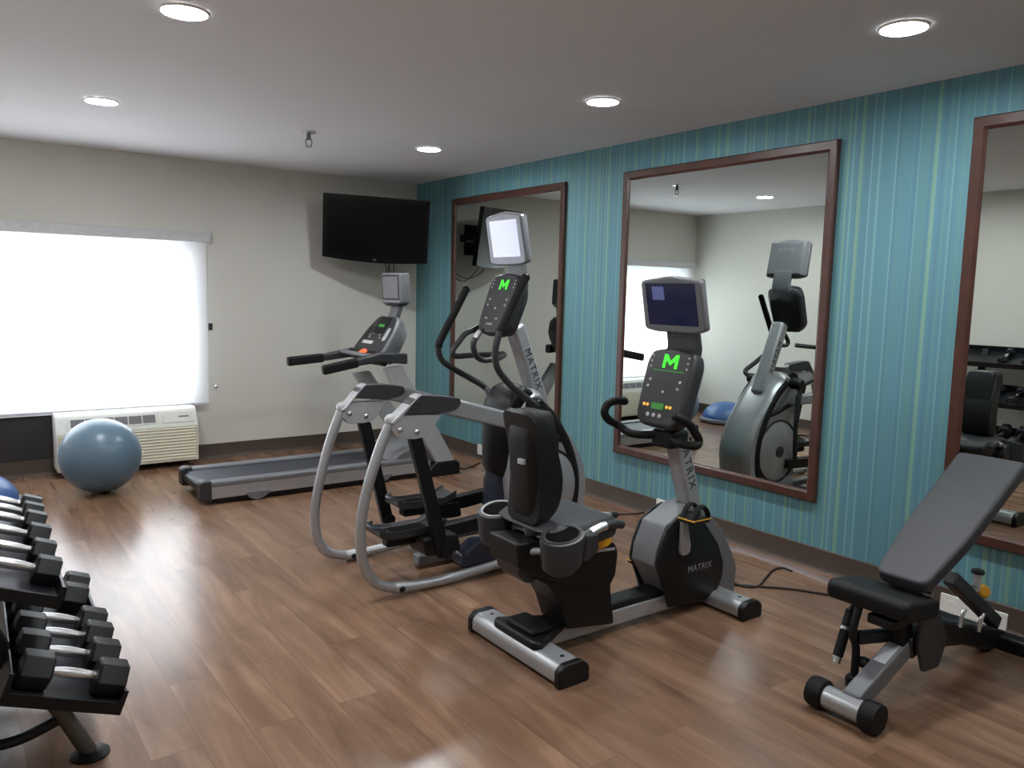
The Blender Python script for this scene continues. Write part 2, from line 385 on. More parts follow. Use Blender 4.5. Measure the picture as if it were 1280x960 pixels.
# ---------------------------------------------------------------- stability ball and dome trainer
BR = .258
bc = (.862, 5.98, BR)
r = empty('stability_ball', (bc[0],bc[1],0), 'blue grey inflated exercise ball on the floor in front of the air conditioner', 'exercise ball')
m = MB().sphere(bc, BR, 56, 36, .985)
obj('shell', m, M_ball, r)
m = MB()
for k in range(-9, 10):
    t = k*.055; q = BR*math.cos(t)
    n = 64; m.tube([(bc[0]+(q+.0004)*math.cos(2*PI*i/n), bc[1]+(q+.0004)*math.sin(2*PI*i/n), bc[2]+BR*.985*math.sin(t)) for i in range(n+1)], .0011, 5)
obj('ribbing', m, M_ball, r)
dx_, dy_ = .10, 5.88
r = empty('balance_dome', (dx_,dy_,0), 'blue rubber half-dome balance trainer on the floor in the corner left of the ball', 'balance trainer')
obj('platform', MB().lathe([(.0,.0), (.27,.0), (.30,.02), (.30,.045), (.28,.055), (.0,.055)], (dx_,dy_,0), (0,0,1), 48), M_grey, r)
obj('dome', MB().lathe([(.27*math.cos(t), .05+.19*math.sin(t)) for t in (PI/2*k/14 for k in range(15))], (dx_,dy_,0), (0,0,1), 48), M_bosu, r)

# ---------------------------------------------------------------- television on its corner arm
tl, tr_ = at(403,240,1,6.47), at(537,252,0,3.45)
bl, br_ = at(403,324,1,6.54), at(534,332,0,3.49)
c = (tl+tr_+bl+br_)/4; ex = ((tr_-tl)+(br_-bl)).normalized(); ey = ((tl-bl)+(tr_-br_)).normalized()
TW, TH = ((tr_-tl).length+(br_-bl).length)/2, ((tl-bl).length+(tr_-br_).length)/2
F = frame(c, ex, ey)
r = empty('wall_television', (c.x,c.y,c.z-TH/2), 'black flat television tilted down on a wall arm in the room corner', 'television')
n = 14
out = [(-TW/2,TH/2), (-TW/2,-TH/2+.02)] + [(-TW/2+TW*k/n, -TH/2+.02-.026*math.sin(PI*k/n)) for k in range(1, n)] + [(TW/2,-TH/2+.02), (TW/2,TH/2)]
obj('bezel', MB().prism(out, -.045, 0, 'z', F), M_gloss, r, .006)
obj('screen', MB().prism(rect(TW-.07,TH-.115), -.002, .0012, 'z', F @ Matrix.Translation((0,.012,0))), M_screen, r)
obj('rear_housing', MB().loft([[F @ Vector((x,y,-.04)) for x, y in rect(TW*.86,TH*.84)], [F @ Vector((x,y,-.09)) for x, y in rect(TW*.6,TH*.6)]]), M_black, r, .01)
lettering('logo', 'LG', .022, F @ Matrix.Translation((0,-TH/2+.022,.001)), M_letter_l, r, .0005)
m = MB(); pv = F @ Vector((.02,0,-.09)); wl = Vector((3.12,BY,1.95)); el = Vector((3.34,BY-.22,1.95))
obj('mount_plate', MB().prism(rect(.22,.22,.01), -.105, -.088, 'z', F), M_black, r, .003)
m.bar(wl+Vector((0,-.02,0)), el, .05, .045); m.bar(el, F @ Vector((0,0,-.10)), .045, .045)
m.cyl(el-Vector((0,0,.035)), el+Vector((0,0,.035)), .03)
obj('swing_arm', m, M_black, r, .004)
obj('wall_bracket', MB().box((3.05,BY-.03,1.80), (3.19,BY-.001,2.10)), M_black, r, .004)
m = MB(); q = F @ Vector((.12,-TH/2+.06,-.06))
m.tube(catmull([q, q+Vector((.02,.05,-.11)), q+Vector((.10,.22,-.17)), q+Vector((.16,.40,-.05)), (q.x+.1,BY-.01,q.z+.12)]), .004, 6)
m.tube(catmull([q+Vector((.07,0,.02)), q+Vector((.07,.05,-.09)), q+Vector((.14,.2,-.20)), q+Vector((.2,.40,-.06)), (q.x+.16,BY-.01,q.z+.12)]), .004, 6)
obj('cable', m, M_cable, r)

# ---------------------------------------------------------------- shared exercise-machine pieces
def emM(o, F, w, h, mt, name, parent):
    """block letter M standing on the face of frame F"""
    t = w*.20
    L = [(-w/2,-h/2), (-w/2+t*.9,-h/2), (-w/2+t*1.0,h*.08), (0,-h*.30), (w/2-t*1.0,h*.08), (w/2-t*.9,-h/2), (w/2,-h/2), (w/2,h/2), (w/2-t*1.05,h/2), (0,h*.02), (-w/2+t*1.05,h/2), (-w/2,h/2)]
    obj(name, MB().prism(L, .0, .0015, 'z', F @ Matrix.Translation(o)), mt, parent)
def buttons(name, spots, rad, F, mt, parent, z=.0):
    for x, y in spots:
        m = MB().lathe([(rad,z), (rad,z+.002), (rad*.6,z+.003)], (x,y,0), (0,0,1), 10, F)
        obj(name, m, mt, parent)

# ---------------------------------------------------------------- elliptical trainer (faces the striped wall)
EY, EN, EF = 3.49, 3.20, 3.78
E = empty('elliptical_trainer', (2.4,EY,0), 'silver and black elliptical trainer with tall screen, in front of the treadmill', 'elliptical trainer')
def tube_px(pts, y, r, n=6, seg=14):
    return MB().tube(catmull([(a, y, b) for a, b in px(pts, y)], n), r, seg)
nh = [(488,529),(474,563),(458,616),(451,660),(453,700),(464,724),(480,733),(502,734),(549,726),(599,712),(627,704),(690,687)]
fh = [(427,512),(414,547),(402,591),(394,635),(396,670),(408,689),(430,694),(442,693),(474,686),(496,680),(560,664)]
for pts, y in ((nh, EN), (fh, EF)):
    P = [(a, y, max(b, .027)) for a, b in px(pts, y)]
    sr = obj('side_tube', MB().tube(catmull(P, 6), .0245, 16), M_silver, E)
    q = Vector(P[7]); d = (Vector(P[8])-Vector(P[6])).normalized()
    obj('joint_sleeve', MB().cyl(q-d*.045, q+d*.03, .0285, 20), M_silver, sr)
    obj('joint_bolt', MB().lathe([(.014,0), (.014,.004), (.009,.006), (.006,.002)], q+Vector((-.01,-.0275,0)), (0,-1,0), 16), M_black, sr)
for y, pad, plate, cap, link, bolts, sil, arm in (
    (EN, [(500,517),(510,500),(522,493),(548,494),(571,497),(572,504),(566,511),(548,516)], [(486,536),(489,528),(503,518),(549,517),(531,545),(516,548),(495,548)], (488,526),
     [(510,546),(526,546),(563,697),(547,697)], [(500,537.5),(521,540)], [(484,528),(490,522),(518,494),(524,492),(512,504),(500,519),(490,531)], [(548,516),(556,499),(572,499),(636,515),(650,520),(650,539),(630,535)]),
    (EF, [(438,497),(447,484),(455,480),(480,480),(501,482),(503,488),(498,494),(480,499)], [(425,520),(428,512),(440,502),(480,501),(466,524),(454,528),(434,529)], (427,510),
     [(447,527),(462,527),(492,655),(478,655)], [(437,517),(457,520)], [(423,512),(429,507),(450,481),(456,479),(446,490),(438,501),(429,513)], [(480,499),(487,483),(503,483),(556,497),(570,502),(570,518),(550,513)])):
    a = obj('rear_bracket', MB().prism(rounded(px(plate, y), .01), y-.024, y+.024, 'y'), M_silverlt, E, .006)
    for b in bolts:
        p = at(*b, 1, y-.024); obj('bolt', MB().lathe([(.013,0), (.013,.005), (.008,.009), (.0,.010)], p, (0,-1,0), 14), M_chrome, a)
    obj('rear_grip', MB().prism(rounded(px(pad, y), .012), y-.034, y+.034, 'y'), M_vinyl, E, .014)
    obj('grip_edge', MB().prism(px(sil, y), y-.036, y+.036, 'y'), M_silverlt, E, .006)
    p = at(*cap, 1, y); obj('end_cap', MB().sphere(p, .029, 20, 12, 1.1), M_silverlt, E)
    obj('upper_arm', MB().prism(px(arm, y), y-.022, y+.022, 'y'), M_silver, E, .012)
    # arm sweeps in to the body
    q = px(arm, y); x1, zt, zb = q[4][0], q[4][1], q[5][1]
    s = 1 if y < EY else -1
    secs = []
    for t in (0, .3, .65, 1):
        xx = x1 - .03 + t*.24; yy = y + s*.13*t*t; h = (zt-zb)*(1-.1*t); zc = (zt+zb)/2 - .05*t
        secs.append([(xx, yy-.022, zc-h/2), (xx, yy+.022, zc-h/2), (xx, yy+.022, zc+h/2), (xx, yy-.022, zc+h/2)])
    obj('arm_root', MB().loft(secs), M_silver, E, .012)
    l = px(link, y); lk = obj('suspension_link', MB().prism(rounded(l, .008), y-.016, y+.016, 'y'), M_black, E, .005)
    lb = ((l[2][0]+l[3][0])/2, (l[2][1]+l[3][1])/2)
    obj('link_pivot', MB().cyl((lb[0],y-.03,lb[1]+.03), (lb[0],y+.03,lb[1]+.03), .03, 20), M_black, lk)
# pedals and their rails
for y, tip, rise in ((3.33, (466,667), .0), (3.65, (489,630), .0)):
    t = at(*tip, 1, y); x0, z0 = t.x, t.z
    pl = MB(); W = .075
    path = [(-.00,.012), (.03,-.004), (.10,-.012), (.28,-.012), (.36,.02)]
    secs = []
    for dx, dz in path:
        x, z = x0+dx, z0+dz
        secs.append([(x,y-W,z+.028), (x,y-W+.012,z+.008), (x,y+W-.012,z+.008), (x,y+W,z+.028), (x,y+W,z-.014), (x,y-W,z-.014)])
    p = obj('foot_pedal', pl.loft(secs), M_char, E, .004)
    m = MB()
    for k in range(5): m.box((x0+.08,y-.05+k*.023,z0-.006), (x0+.28,y-.044+k*.023,z0+.0005))
    obj('tread_rib', m, M_rubber, p)
    obj('pedal_tip_guard', MB().tube(catmull([(x0+.03,y-W,z0+.03), (x0-.005,y-W*.6,z0+.036), (x0-.012,y,z0+.036), (x0-.005,y+W*.6,z0+.036), (x0+.03,y+W,z0+.03)]), .008, 10), M_navy, p)
    obj('pedal_arm', MB().prism(rounded([(x0+.06,z0-.075), (x0+.06,z0-.012), (x0+.40,z0-.010), (2.62,z0+.02), (2.62,z0-.05), (x0+.45,z0-.08)], .015), y-.03, y+.03, 'y'), M_black, E, .008)
    yy = EN if y < EY else EF
    obj('roller_carriage', MB().prism(rounded([(x0+.22,z0-.12), (x0+.20,z0-.03), (x0+.40,z0-.03), (x0+.42,z0-.12)], .02), min(y-.04,yy), max(y+.04,yy), 'y'), M_black, E, .008)
for s, y in ((-1, EN), (1, EF)):
    y0, y1 = (y+.02, y+.12) if s < 0 else (y-.12, y-.02)
    rb = obj('rail_end_cover', MB().prism(rounded([(2.06,.05), (2.07,.13), (2.16,.185), (2.26,.17), (2.30,.05)], .03), y0, y1, 'y'), M_navy, E, .02)
    obj('rail_stub', MB().box((2.26,y0+.02,.045), (2.48,y1-.02,.10)), M_grey, E, .012)
# drive housing
arc = [(678,498),(692,513),(705,532),(717,551),(727,573),(731.5,597),(730,622)]
A = px(arc, EY-.11)
body = [(2.47,.80), (2.56,.90), (2.63,.915)] + A + [(A[-1][0]-.03,.10), (A[-1][0]-.09,.03), (2.50,.03), (2.46,.2), (2.44,.5)]
HW = .135
# rounded cross-section front cover: three widths
def off(poly, d):
    c = Vector((2.70,.42)); return [tuple(c + (Vector(p)-c)*(1-d)) for p in poly]
bl_ = catmull([Vector((p[0],p[1],0)) for p in body], 3); bp2 = [(p.x,p.y) for p in bl_]
rings = []
for yy, d in ((-HW,.07), (-HW+.02,.025), (-HW+.06,.0), (HW-.06,.0), (HW-.02,.025), (HW,.07)):
    rings.append([(x,EY+yy,z) for x, z in off(bp2, d)])
hs = obj('drive_housing', MB().loft(rings), M_silver, E)
for s in (-1, 1):
    yy = EY + s*(HW+.001)
    band = [Vector((a_,yy,b_)) for a_, b_ in px([(672,503),(688,518),(701,539),(711,561),(717.5,585),(719,606),(716,632),(708,655)], EY-HW)]
    obj('black_arc_trim', MB().tube(catmull(band, 5), .027, 10, .5), M_black, hs)
    cc = (2.69, yy, .36); 
    obj('side_disc', MB().lathe([(.215,0), (.215,.006), (.195,.016), (.07,.022), (.0,.022)], cc, (0,s,0), 48), M_silver, hs)
    obj('disc_ring', MB().tube([(2.69+.22*math.cos(a), yy+s*.006, .36+.22*math.sin(a)) for a in (2*PI*k/48 for k in range(49))], .008, 8), M_black, hs)
    obj('disc_hub', MB().lathe([(.04,.02), (.04,.03), (.0,.032)], cc, (0,s,0), 24), M_char, hs)
    ny = [(610,524),(640,527),(668,545),(692,553),(708,556)]
    obj('cross_trim', MB().tube(catmull([Vector((2.46,yy+s*.004,.70)), Vector((2.58,yy+s*.008,.685)), Vector((2.70,yy+s*.006,.65)), Vector((2.80,yy,.625))]), .017, 10, .6), M_black, hs)
    w0 = [(2.57,.80), (2.61,.79), (2.76,.655), (2.66,.68)]
    obj('side_window_panel', MB().prism(rounded(w0, .01), yy-.004, yy+.004, 'y'), M_grey, hs, .002)
# dark hood round the mast foot, with arm pivots
hood = px([(613,528),(618,502),(628,485),(640,478),(651,484),(659,498),(663,512),(655,528),(640,532)], EY)
rings = []
for yy, k in ((-.125,.80), (-.105,.93), (-.05,1.0), (.05,1.0), (.105,.93), (.125,.80)):
    cx_, cz_ = sum(p[0] for p in hood)/len(hood), sum(p[1] for p in hood)/len(hood)
    rings.append([(cx_+(x-cx_)*k, EY+yy, cz_+(z-cz_)*k) for x, z in hood])
hd = obj('mast_hood', MB().loft(rings), M_black, E, .006)
for s in (-1, 1):
    p = at(672,507,1,EY-.2); 
    obj('arm_pivot', MB().lathe([(.036,0), (.04,.012), (.04,.075), (.03,.09), (.0,.092)], (p.x,EY+s*.14,p.z), (0,s,0), 24), M_black, E)
# rear column: black upper shroud, dark glossy lower boot
xc = at(622,600,1,EY).x
obj('rear_column', MB().loft([[(xc+.09*math.cos(a)*k, EY+.09*math.sin(a)*k, z) for a in (2*PI*i/20 for i in range(20))] for z, k in ((.03,.9), (.10,1.0), (.30,.92), (.46,.75))]), M_navy, E)
obj('column_shroud', MB().loft([[(xc+.02+.10*math.cos(a)*k, EY+.11*math.sin(a)*k, z) for a in (2*PI*i/20 for i in range(20))] for z, k in ((.44,.78), (.50,1.0), (.66,1.05), (.80,1.0))]), M_black, E)
obj('centre_rail', MB().box((1.95,EY-.035,.02), (2.55,EY+.035,.075)), M_grey, E, .01)
obj('front_foot', MB().box((2.86,EY-.27,.0), (2.97,EY+.27,.07)), M_silver, E, .015)
for s in (-1, 1):
    obj('foot_cap', MB().box((2.855,EY+s*.285-.03,.0), (2.975,EY+s*.285+.03,.075)), M_black, E, .015)
# mast
mt, mbm = at(644,410,1,EY), at(671,497,1,EY)
d = (mt-mbm).normalized(); nrm = Vector((-d.z,0,d.x))
a, b = mbm - d*.10, mt + d*.02
mast = obj('mast', MB().bar(a, b, .10, .085, up=nrm), M_silver, E, .02)
# lettering reads down the near face
yF = EY-.0505
lettering('lettering', 'MATRIX', .058, frame(((mt+mbm)/2 - d*.03 + Vector((0,yF-EY,0))), -d, (-nrm if nrm.x < 0 else nrm)), M_letter_d, mast, .0008, space=1.25)
# console
t, b = at(634,342,1,EY), at(609,416,1,EY)
Fc = frame((t+b)/2, (0,-1,0), t-b); CHh = (t-b).length; CW = .27
shape = [(-CW/2+.015,CHh/2-.01), (0,CHh/2+.008), (CW/2-.015,CHh/2-.01), (CW/2,CHh*.30), (CW/2-.012,-CHh*.36), (CW/2-.05,-CHh/2), (-CW/2+.05,-CHh/2), (-CW/2+.012,-CHh*.36), (-CW/2,CHh*.30)]
co = obj('console', MB().prism(rounded(shape, .03), -.075, 0, 'z', Fc), M_char, E, .016)
obj('console_back', MB().loft([[Fc @ Vector((x*.95,y*.95,-.07)) for x, y in shape], [Fc @ Vector((x*.6,y*.7-.02,-.13)) for x, y in shape]]), M_black, E, .012)
obj('display_face', MB().prism(rounded([(x*.88,y*.9+.004) for x, y in shape], .03), .0, .002, 'z', Fc), M_face, co)
emM((0.01,.105,.0022), Fc, .072, .056, M_green, 'led_letter', co)
buttons('button', [(-.095,.13), (-.095,.11), (-.095,.09), (.105,.13), (.105,.11), (.105,.09)], .005, Fc, M_btn, co, .002)
buttons('button', [(-.075,.02), (-.08,-.012), (.08,.02), (.078,-.012), (.0,-.03)], .006, Fc, M_btn, co, .002)
buttons('button', [(-.06,-.088), (-.048,-.088), (.035,-.088), (.047,-.088)], .005, Fc, M_btn, co, .002)
buttons('button', [(-.03,-.12), (-.01,-.12), (.01,-.12)], .0065, Fc, M_btn, co, .002)
# television on the console
t, b = at(627,268,1,EY), at(635,331,1,EY)
Ft = frame((t+b)/2, (0,-1,0), t-b); VH = (t-b).length+.01; VW = .335
def console_tv(F, VW, VH, parent, bez, sw, shh, refl, text=True):
    sh_ = rounded([(-VW/2,-VH/2+.012), (-VW*.3,-VH/2), (VW*.3,-VH/2), (VW/2,-VH/2+.012), (VW/2-.006,VH/2-.014), (0,VH/2+.008), (-VW/2+.006,VH/2-.014)], .02)
    tv = obj('viewing_screen', MB().prism(sh_, -.035, 0, 'z', F), bez, parent, .010)
    obj('rear_shell', MB().loft([[F @ Vector((x,y,-.034)) for x, y in rect(VW-.012,VH-.02)], [F @ Vector((x,y,-.065)) for x, y in rect(VW*.8,VH*.84)]]), M_grey, tv, .008)
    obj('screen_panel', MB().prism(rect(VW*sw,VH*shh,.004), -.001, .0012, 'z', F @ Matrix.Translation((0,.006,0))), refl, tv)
    obj('bezel_mark', MB().prism(rect(.006,.012), .0, .0015, 'z', F @ Matrix.Translation((0,-VH/2+.016,0))), M_letter_l, tv)
    if text: lettering('lettering', 'MATRIX', .036, F @ Matrix.Translation((0,VH*.22,-.0655)) @ Matrix.Rotation(PI,4,'Y'), M_letter_l, tv, .0008, space=1.15)
    return tv
console_tv(Ft, VW, VH, E, mat('satin_silver_bezel', (128,128,136), .38, .3), .74, .70, mat('window_glare_screen', (20,20,24), .08, spec=.7, emit=(196,198,232), estr=.36))  # pale emission stands in for window glare on the dark screen
# bracket from console to screen
nb = MB().loft([[Fc @ Vector((x,CHh/2-.05,z)) for x, z in ((-.075,-.09), (.075,-.09), (.075,-.055), (-.075,-.055))],
                [Fc @ Vector((x,CHh/2+.025,z)) for x, z in ((-.07,-.085), (.07,-.085), (.07,-.05), (-.07,-.05))],
                [Ft @ Vector((x,-VH/2+.05,z)) for x, z in ((-.07,-.07), (.07,-.07), (.07,-.045), (-.07,-.045))]])
obj('screen_bracket', nb, M_grey, E, .006)
# moving arms
for s, y, pts in ((-1, 3.21, [(657,347),(648,364),(638,386),(626,412),(619.5,435),(621,458),(634,477),(652,493),(668,505)]),
                  (1, 3.77, [(582.5,362),(570,387),(555,416),(548,433),(551,447.5),(562,458),(587,472.5),(606,484),(622,495)])):
    P = [(a, y, b) for a, b in px(pts, y)]
    e = at(672,507,1,EY-.2); P[-1] = (e.x-.02, EY+s*.22, e.z)
    C_ = catmull(P, 8)
    ma = obj('moving_handle', MB().tube(C_[20:], .0175, 14), M_char, E)
    obj('foam_grip', MB().tube(C_[:26], .0215, 14), M_rubber, ma)
    obj('grip_end', MB().sphere(C_[0], .0225, 16, 10), M_gloss, ma)
    lo = [(e.x,EY+s*.215,e.z-.01), (e.x+.03,EY+s*.215,.62), (e.x+.01,EY+s*.205,.40), (e.x-.06,EY+s*.165,.27)]
    obj('lower_link', MB().tube(catmull(lo), .016, 12), M_char, ma)
# fixed grips
for s, y, pts in ((1, 3.63, [(600,408),(593,412),(582,417),(573,428),(566,438),(569,445),(590,444),(620,441)]), (-1, 3.35, [(603,411),(596,420),(591.5,431),(595,444),(604,450),(622,448),(641,445)])):
    P = [(a, y, b) for a, b in px(pts, y)]
    P[-1] = (P[-1][0], EY+s*.06, P[-1][2])
    fg = obj('fixed_handle', MB().tube(catmull(P, 7), .0155, 12), M_char, E)
    C_ = catmull(P, 7)
    obj('sensor_plate', MB().tube(C_[3:10], .0168, 12), M_chrome if s < 0 else M_black, fg)

# ---------------------------------------------------------------- recumbent exercise bike (faces the striped wall)
KY = 2.395
K = empty('recumbent_exercise_bike', (2.3,KY,0), 'black and silver recumbent exercise bike with blue screen, beside the weight bench', 'exercise bike')
def stabilizer(x0, x1, y0, y1, z1, name='stabilizer'):
    prof = rounded([(x0,.012), (x1,.012), (x1,z1*.72), (x1-.03,z1), (x0+.025,z1), (x0,z1*.75)], .012)
    s_ = obj(name, MB().prism(prof, y0+.03, y1-.03, 'y'), M_silver, K, .004)
    for e0, e1 in ((y0,y0+.032), (y1-.032,y1)):
        obj('end_cap', MB().prism(rounded([(x0-.004,.0), (x1+.004,.0), (x1+.004,z1*.74), (x1-.03,z1+.004), (x0+.025,z1+.004), (x0-.004,z1*.78)], .014), e0, e1, 'y'), M_black, s_, .006)
    for yy in (y0+.075, y1-.075):
        obj('bolt', MB().lathe([(.008,0), (.008,.002), (.0,.003)], ((x0+x1)/2,yy,z1), (0,0,1), 12), M_black, s_)
    return s_
stabilizer(1.765, 1.905, 2.085, 2.70, .085)
stabilizer(2.835, 2.965, 2.105, 2.70, .080)
obj('stabilizer_cover', MB().loft([[(x, KY+y, z) for x, y in ((1.775,-.13), (1.80,-.155), (2.0,-.05), (2.0,.05), (1.80,.155), (1.775,.13))] for z in (.075, .112)]), M_black, K, .012)
obj('cover_step', MB().box((1.80,KY-.09,.108), (1.91,KY+.09,.132)), M_rubber, K, .012)
obj('main_beam', MB().prism(rounded([(1.90,.03), (2.90,.03), (2.90,.085), (2.60,.10), (2.10,.10), (1.90,.075)], .01), KY-.055, KY+.055, 'y'), M_silver, K, .010)
obj('beam_cover', MB().prism(rounded([(2.12,.09), (2.60,.09), (2.60,.13), (2.12,.13)], .012), KY-.048, KY+.048, 'y'), M_black, K, .012)
# flywheel housing
yn, yf = KY-.075, KY+.075
H = px([(793+14,704),(810,684),(821,654),(848,632),(862,627),(877,640),(893,660),(906,690),(910,705),(907,735),(893,744),(850,751),(829,751)], KY-.02)
obj_h = obj('flywheel_housing', MB().loft([[(x,yn+.004,z) for x, z in H], [(x,yf-.004,z) for x, z in H]]), M_grey, K, .006)
Pn = px([(819,706),(823,685),(831,662),(846,645),(860,637),(870,640),(884,661),(895,679),(901.5,702),(900,720),(891,743),(870,752),(834,758)], yn)
cx_, cz_ = sum(p[0] for p in Pn)/len(Pn), sum(p[1] for p in Pn)/len(Pn)
for s in (-1, 1):
    ya = yn if s < 0 else yf
    hp = obj('side_panel', MB().loft([[(x,ya,z) for x, z in Pn], [(x,ya+s*.012,z) for x, z in Pn], [(cx_+(x-cx_)*.93,ya+s*.022,cz_+(z-cz_)*.93) for x, z in Pn]]), M_black, K)
    tx = at(870,707,1,yn)
    lettering('lettering', 'MATRIX', .042, frame((tx.x, ya+s*.023, tx.z), (-s,0,0), (0,0,1)), M_letter_l, hp, .0006, space=1.1)
# cranks, pedals
pc = at(855,684,1,yn-.03); pt_ = at(864,648,1,yn-.08)
for s in (-1, 1):
    base = Vector((pc.x, KY+s*.108, pc.z)); top = Vector((pt_.x, KY+s*.112, pt_.z)); dd = top-base
    if s > 0: top = base - dd
    dd = (top-base); M_ = frame(base, dd, (0,-s,0) if False else (0,0,1) if abs(dd.normalized().z) < .9 else (1,0,0))
    L_ = dd.length
    cr = obj('crank_arm', MB().loft([[M_ @ Vector((x, w_, h_)) for w_, h_ in ((-ww,-.010), (ww,-.010), (ww,.010), (-ww,.010))] for x, ww in ((-.035,.012), (-.025,.028), (.0,.034), (.04,.028), (L_,.014), (L_+.012,.008))]), M_silver, K, .006)
    pe = obj('pedal', MB().box((top.x-.055, top.y+s*.015 if s > 0 else top.y-.105, top.z-.012), (top.x+.055, top.y+.105 if s > 0 else top.y-.015, top.z+.014)), M_black, K, .008)
    ya_, yb_ = (top.y-.10, top.y-.02) if s < 0 else (top.y+.02, top.y+.10)
    obj('pedal_edge', MB().box((top.x-.058, min(ya_,yb_)-.006, top.z+.004), (top.x+.058, max(ya_,yb_)+.006, top.z+.009)), M_yellow, pe, .002)
    m = MB(); 
    for yy in (ya_+.012, yb_-.012):
        m.tube(catmull([(top.x-.04,yy,top.z+.01), (top.x-.02,yy,top.z+.05), (top.x+.02,yy,top.z+.06), (top.x+.05,yy,top.z+.03), (top.x+.055,yy,top.z+.008)]), .009, 8, 1.6)
    obj('pedal_strap', m, M_rubber, pe)
# mast
ma_, mb_ = at(861,628,1,KY), at(844,540,1,KY)
d = (mb_-ma_).normalized(); nrm = Vector((-d.z,0,d.x))
mast = obj('mast', MB().bar(ma_-d*.12, mb_+d*.03, .085, .088, up=nrm), M_silver, K, .018)
lettering('lettering', 'MATRIX', .06, frame((ma_+mb_)/2 + d*.03 + Vector((0,-.043,0)), -d, nrm if nrm.x > 0 else -nrm), M_letter_d, mast, .0008, space=1.25)
# console
t, b = at(842,436,1,KY), at(818,533,1,KY)
Fc = frame((t+b)/2, (0,-1,0), t-b); CHh = (t-b).length; CW = .285
shape = [(-CW/2+.02,CHh/2-.012), (0,CHh/2+.010), (CW/2-.02,CHh/2-.012), (CW/2,CHh*.32), (CW/2-.008,-CHh*.38), (CW/2-.05,-CHh/2), (-CW/2+.05,-CHh/2), (-CW/2+.008,-CHh*.38), (-CW/2,CHh*.32)]
co = obj('console', MB().prism(rounded(shape, .03), -.075, 0, 'z', Fc), M_char, K, .016)
obj('console_back', MB().loft([[Fc @ Vector((x*.95,y*.95,-.07)) for x, y in shape], [Fc @ Vector((x*.6,y*.7-.02,-.13)) for x, y in shape]]), M_black, K, .012)
obj('display_face', MB().prism(rounded([(x*.88,y*.9+.004) for x, y in shape], .03), .0, .002, 'z', Fc), M_face, co)
emM((.005,.118,.0022), Fc, .085, .062, M_green, 'led_letter', co)
obj('led_line', MB().box((-.085,.072,.002), (.095,.077,.0032), Fc), M_greendim, co)
buttons('button', [(-.105,.14), (-.105,.115), (-.105,.09), (.105,.14), (.105,.115), (.105,.09)], .005, Fc, M_btn, co, .002)
buttons('button', [(-.09,.03), (-.095,-.0), (.085,.03), (.08,-.0), (.0,-.02)], .0065, Fc, M_btn, co, .002)
buttons('amber_button', [(-.09,-.085), (-.07,-.085), (.045,-.085), (.065,-.085)], .0075, Fc, M_amber, co, .002)
obj('status_display', MB().box((-.045,-.10,.002), (.025,-.072,.0034), Fc), M_greendim, co)
buttons('button', [(-.055,-.128), (-.02,-.128), (.015,-.128)], .0095, Fc, M_btn, co, .002)
t, b = at(835.5,348,1,KY), at(843,416,1,KY)
Ft = frame((t+b)/2, (0,-1,0), t-b); VH = (t-b).length+.004; VW = .36
M_blue = mat('dark_blue_lit_screen', (6,6,9), .12, spec=.35, emit=(30,33,60), estr=.28)
tv = console_tv(Ft, VW, VH, K, M_grey, .80, .76, M_blue)
obj('screen_reflection', MB().box((-.105,.025,.0012), (-.035,.085,.0018), Ft), mat('painted_reflection_patch', (20,20,30), .15, emit=(84,90,136), estr=.38), tv)  # glowing patch painted as a reflection in the glass
nb = MB().loft([[Fc @ Vector((x,CHh/2-.05,z)) for x, z in ((-.095,-.09), (.095,-.09), (.095,-.055), (-.095,-.055))],
                [Fc @ Vector((x,CHh/2+.025,z)) for x, z in ((-.09,-.085), (.09,-.085), (.09,-.05), (-.09,-.05))],
                [Ft @ Vector((x,-VH/2+.05,z)) for x, z in ((-.09,-.07), (.09,-.07), (.09,-.045), (-.09,-.045))]])
obj('screen_bracket', nb, M_char, K, .006)
# handlebars
lh = [(780.6,501.5),(770,501),(760,505),(755.5,515),(760,524),(772,531),(791,542),(818,548)]
rh = [(843,521),(853,524),(862,531),(869,541),(873.5,551),(869,557.5),(849,554),(828,549)]
for nm, y, pts in (('left', KY+.20, lh), ('right', KY-.17, rh)):
    P = [Vector((a, y, b)) for a, b in px(pts, y)]
    mid = at(826,546,1,KY); s = 1 if nm == 'left' else -1
    P[-1] = Vector((mid.x+.03, KY+s*.03, mid.z)); P[-2] = Vector(at(*(pts[-2]), 1, KY+s*.11))
    if nm == 'right':
        # the grip starts beside the console and loops out and back to the mast
        P[0] = Vector(at(845,521,1,KY-.145)); P[1] = Vector(at(854,525,1,KY-.165))
    hb = obj('handlebar', MB().tube(catmull(P, 7), .0185, 14), M_rubber, K)
    obj('grip_end', MB().sphere(P[0], .0195, 14, 10), M_black, hb)
obj('handlebar_clamp', MB().box((mid.x+.0,KY-.06,mid.z-.05), (mid.x+.12,KY+.06,mid.z+.03)), M_black, K, .014)
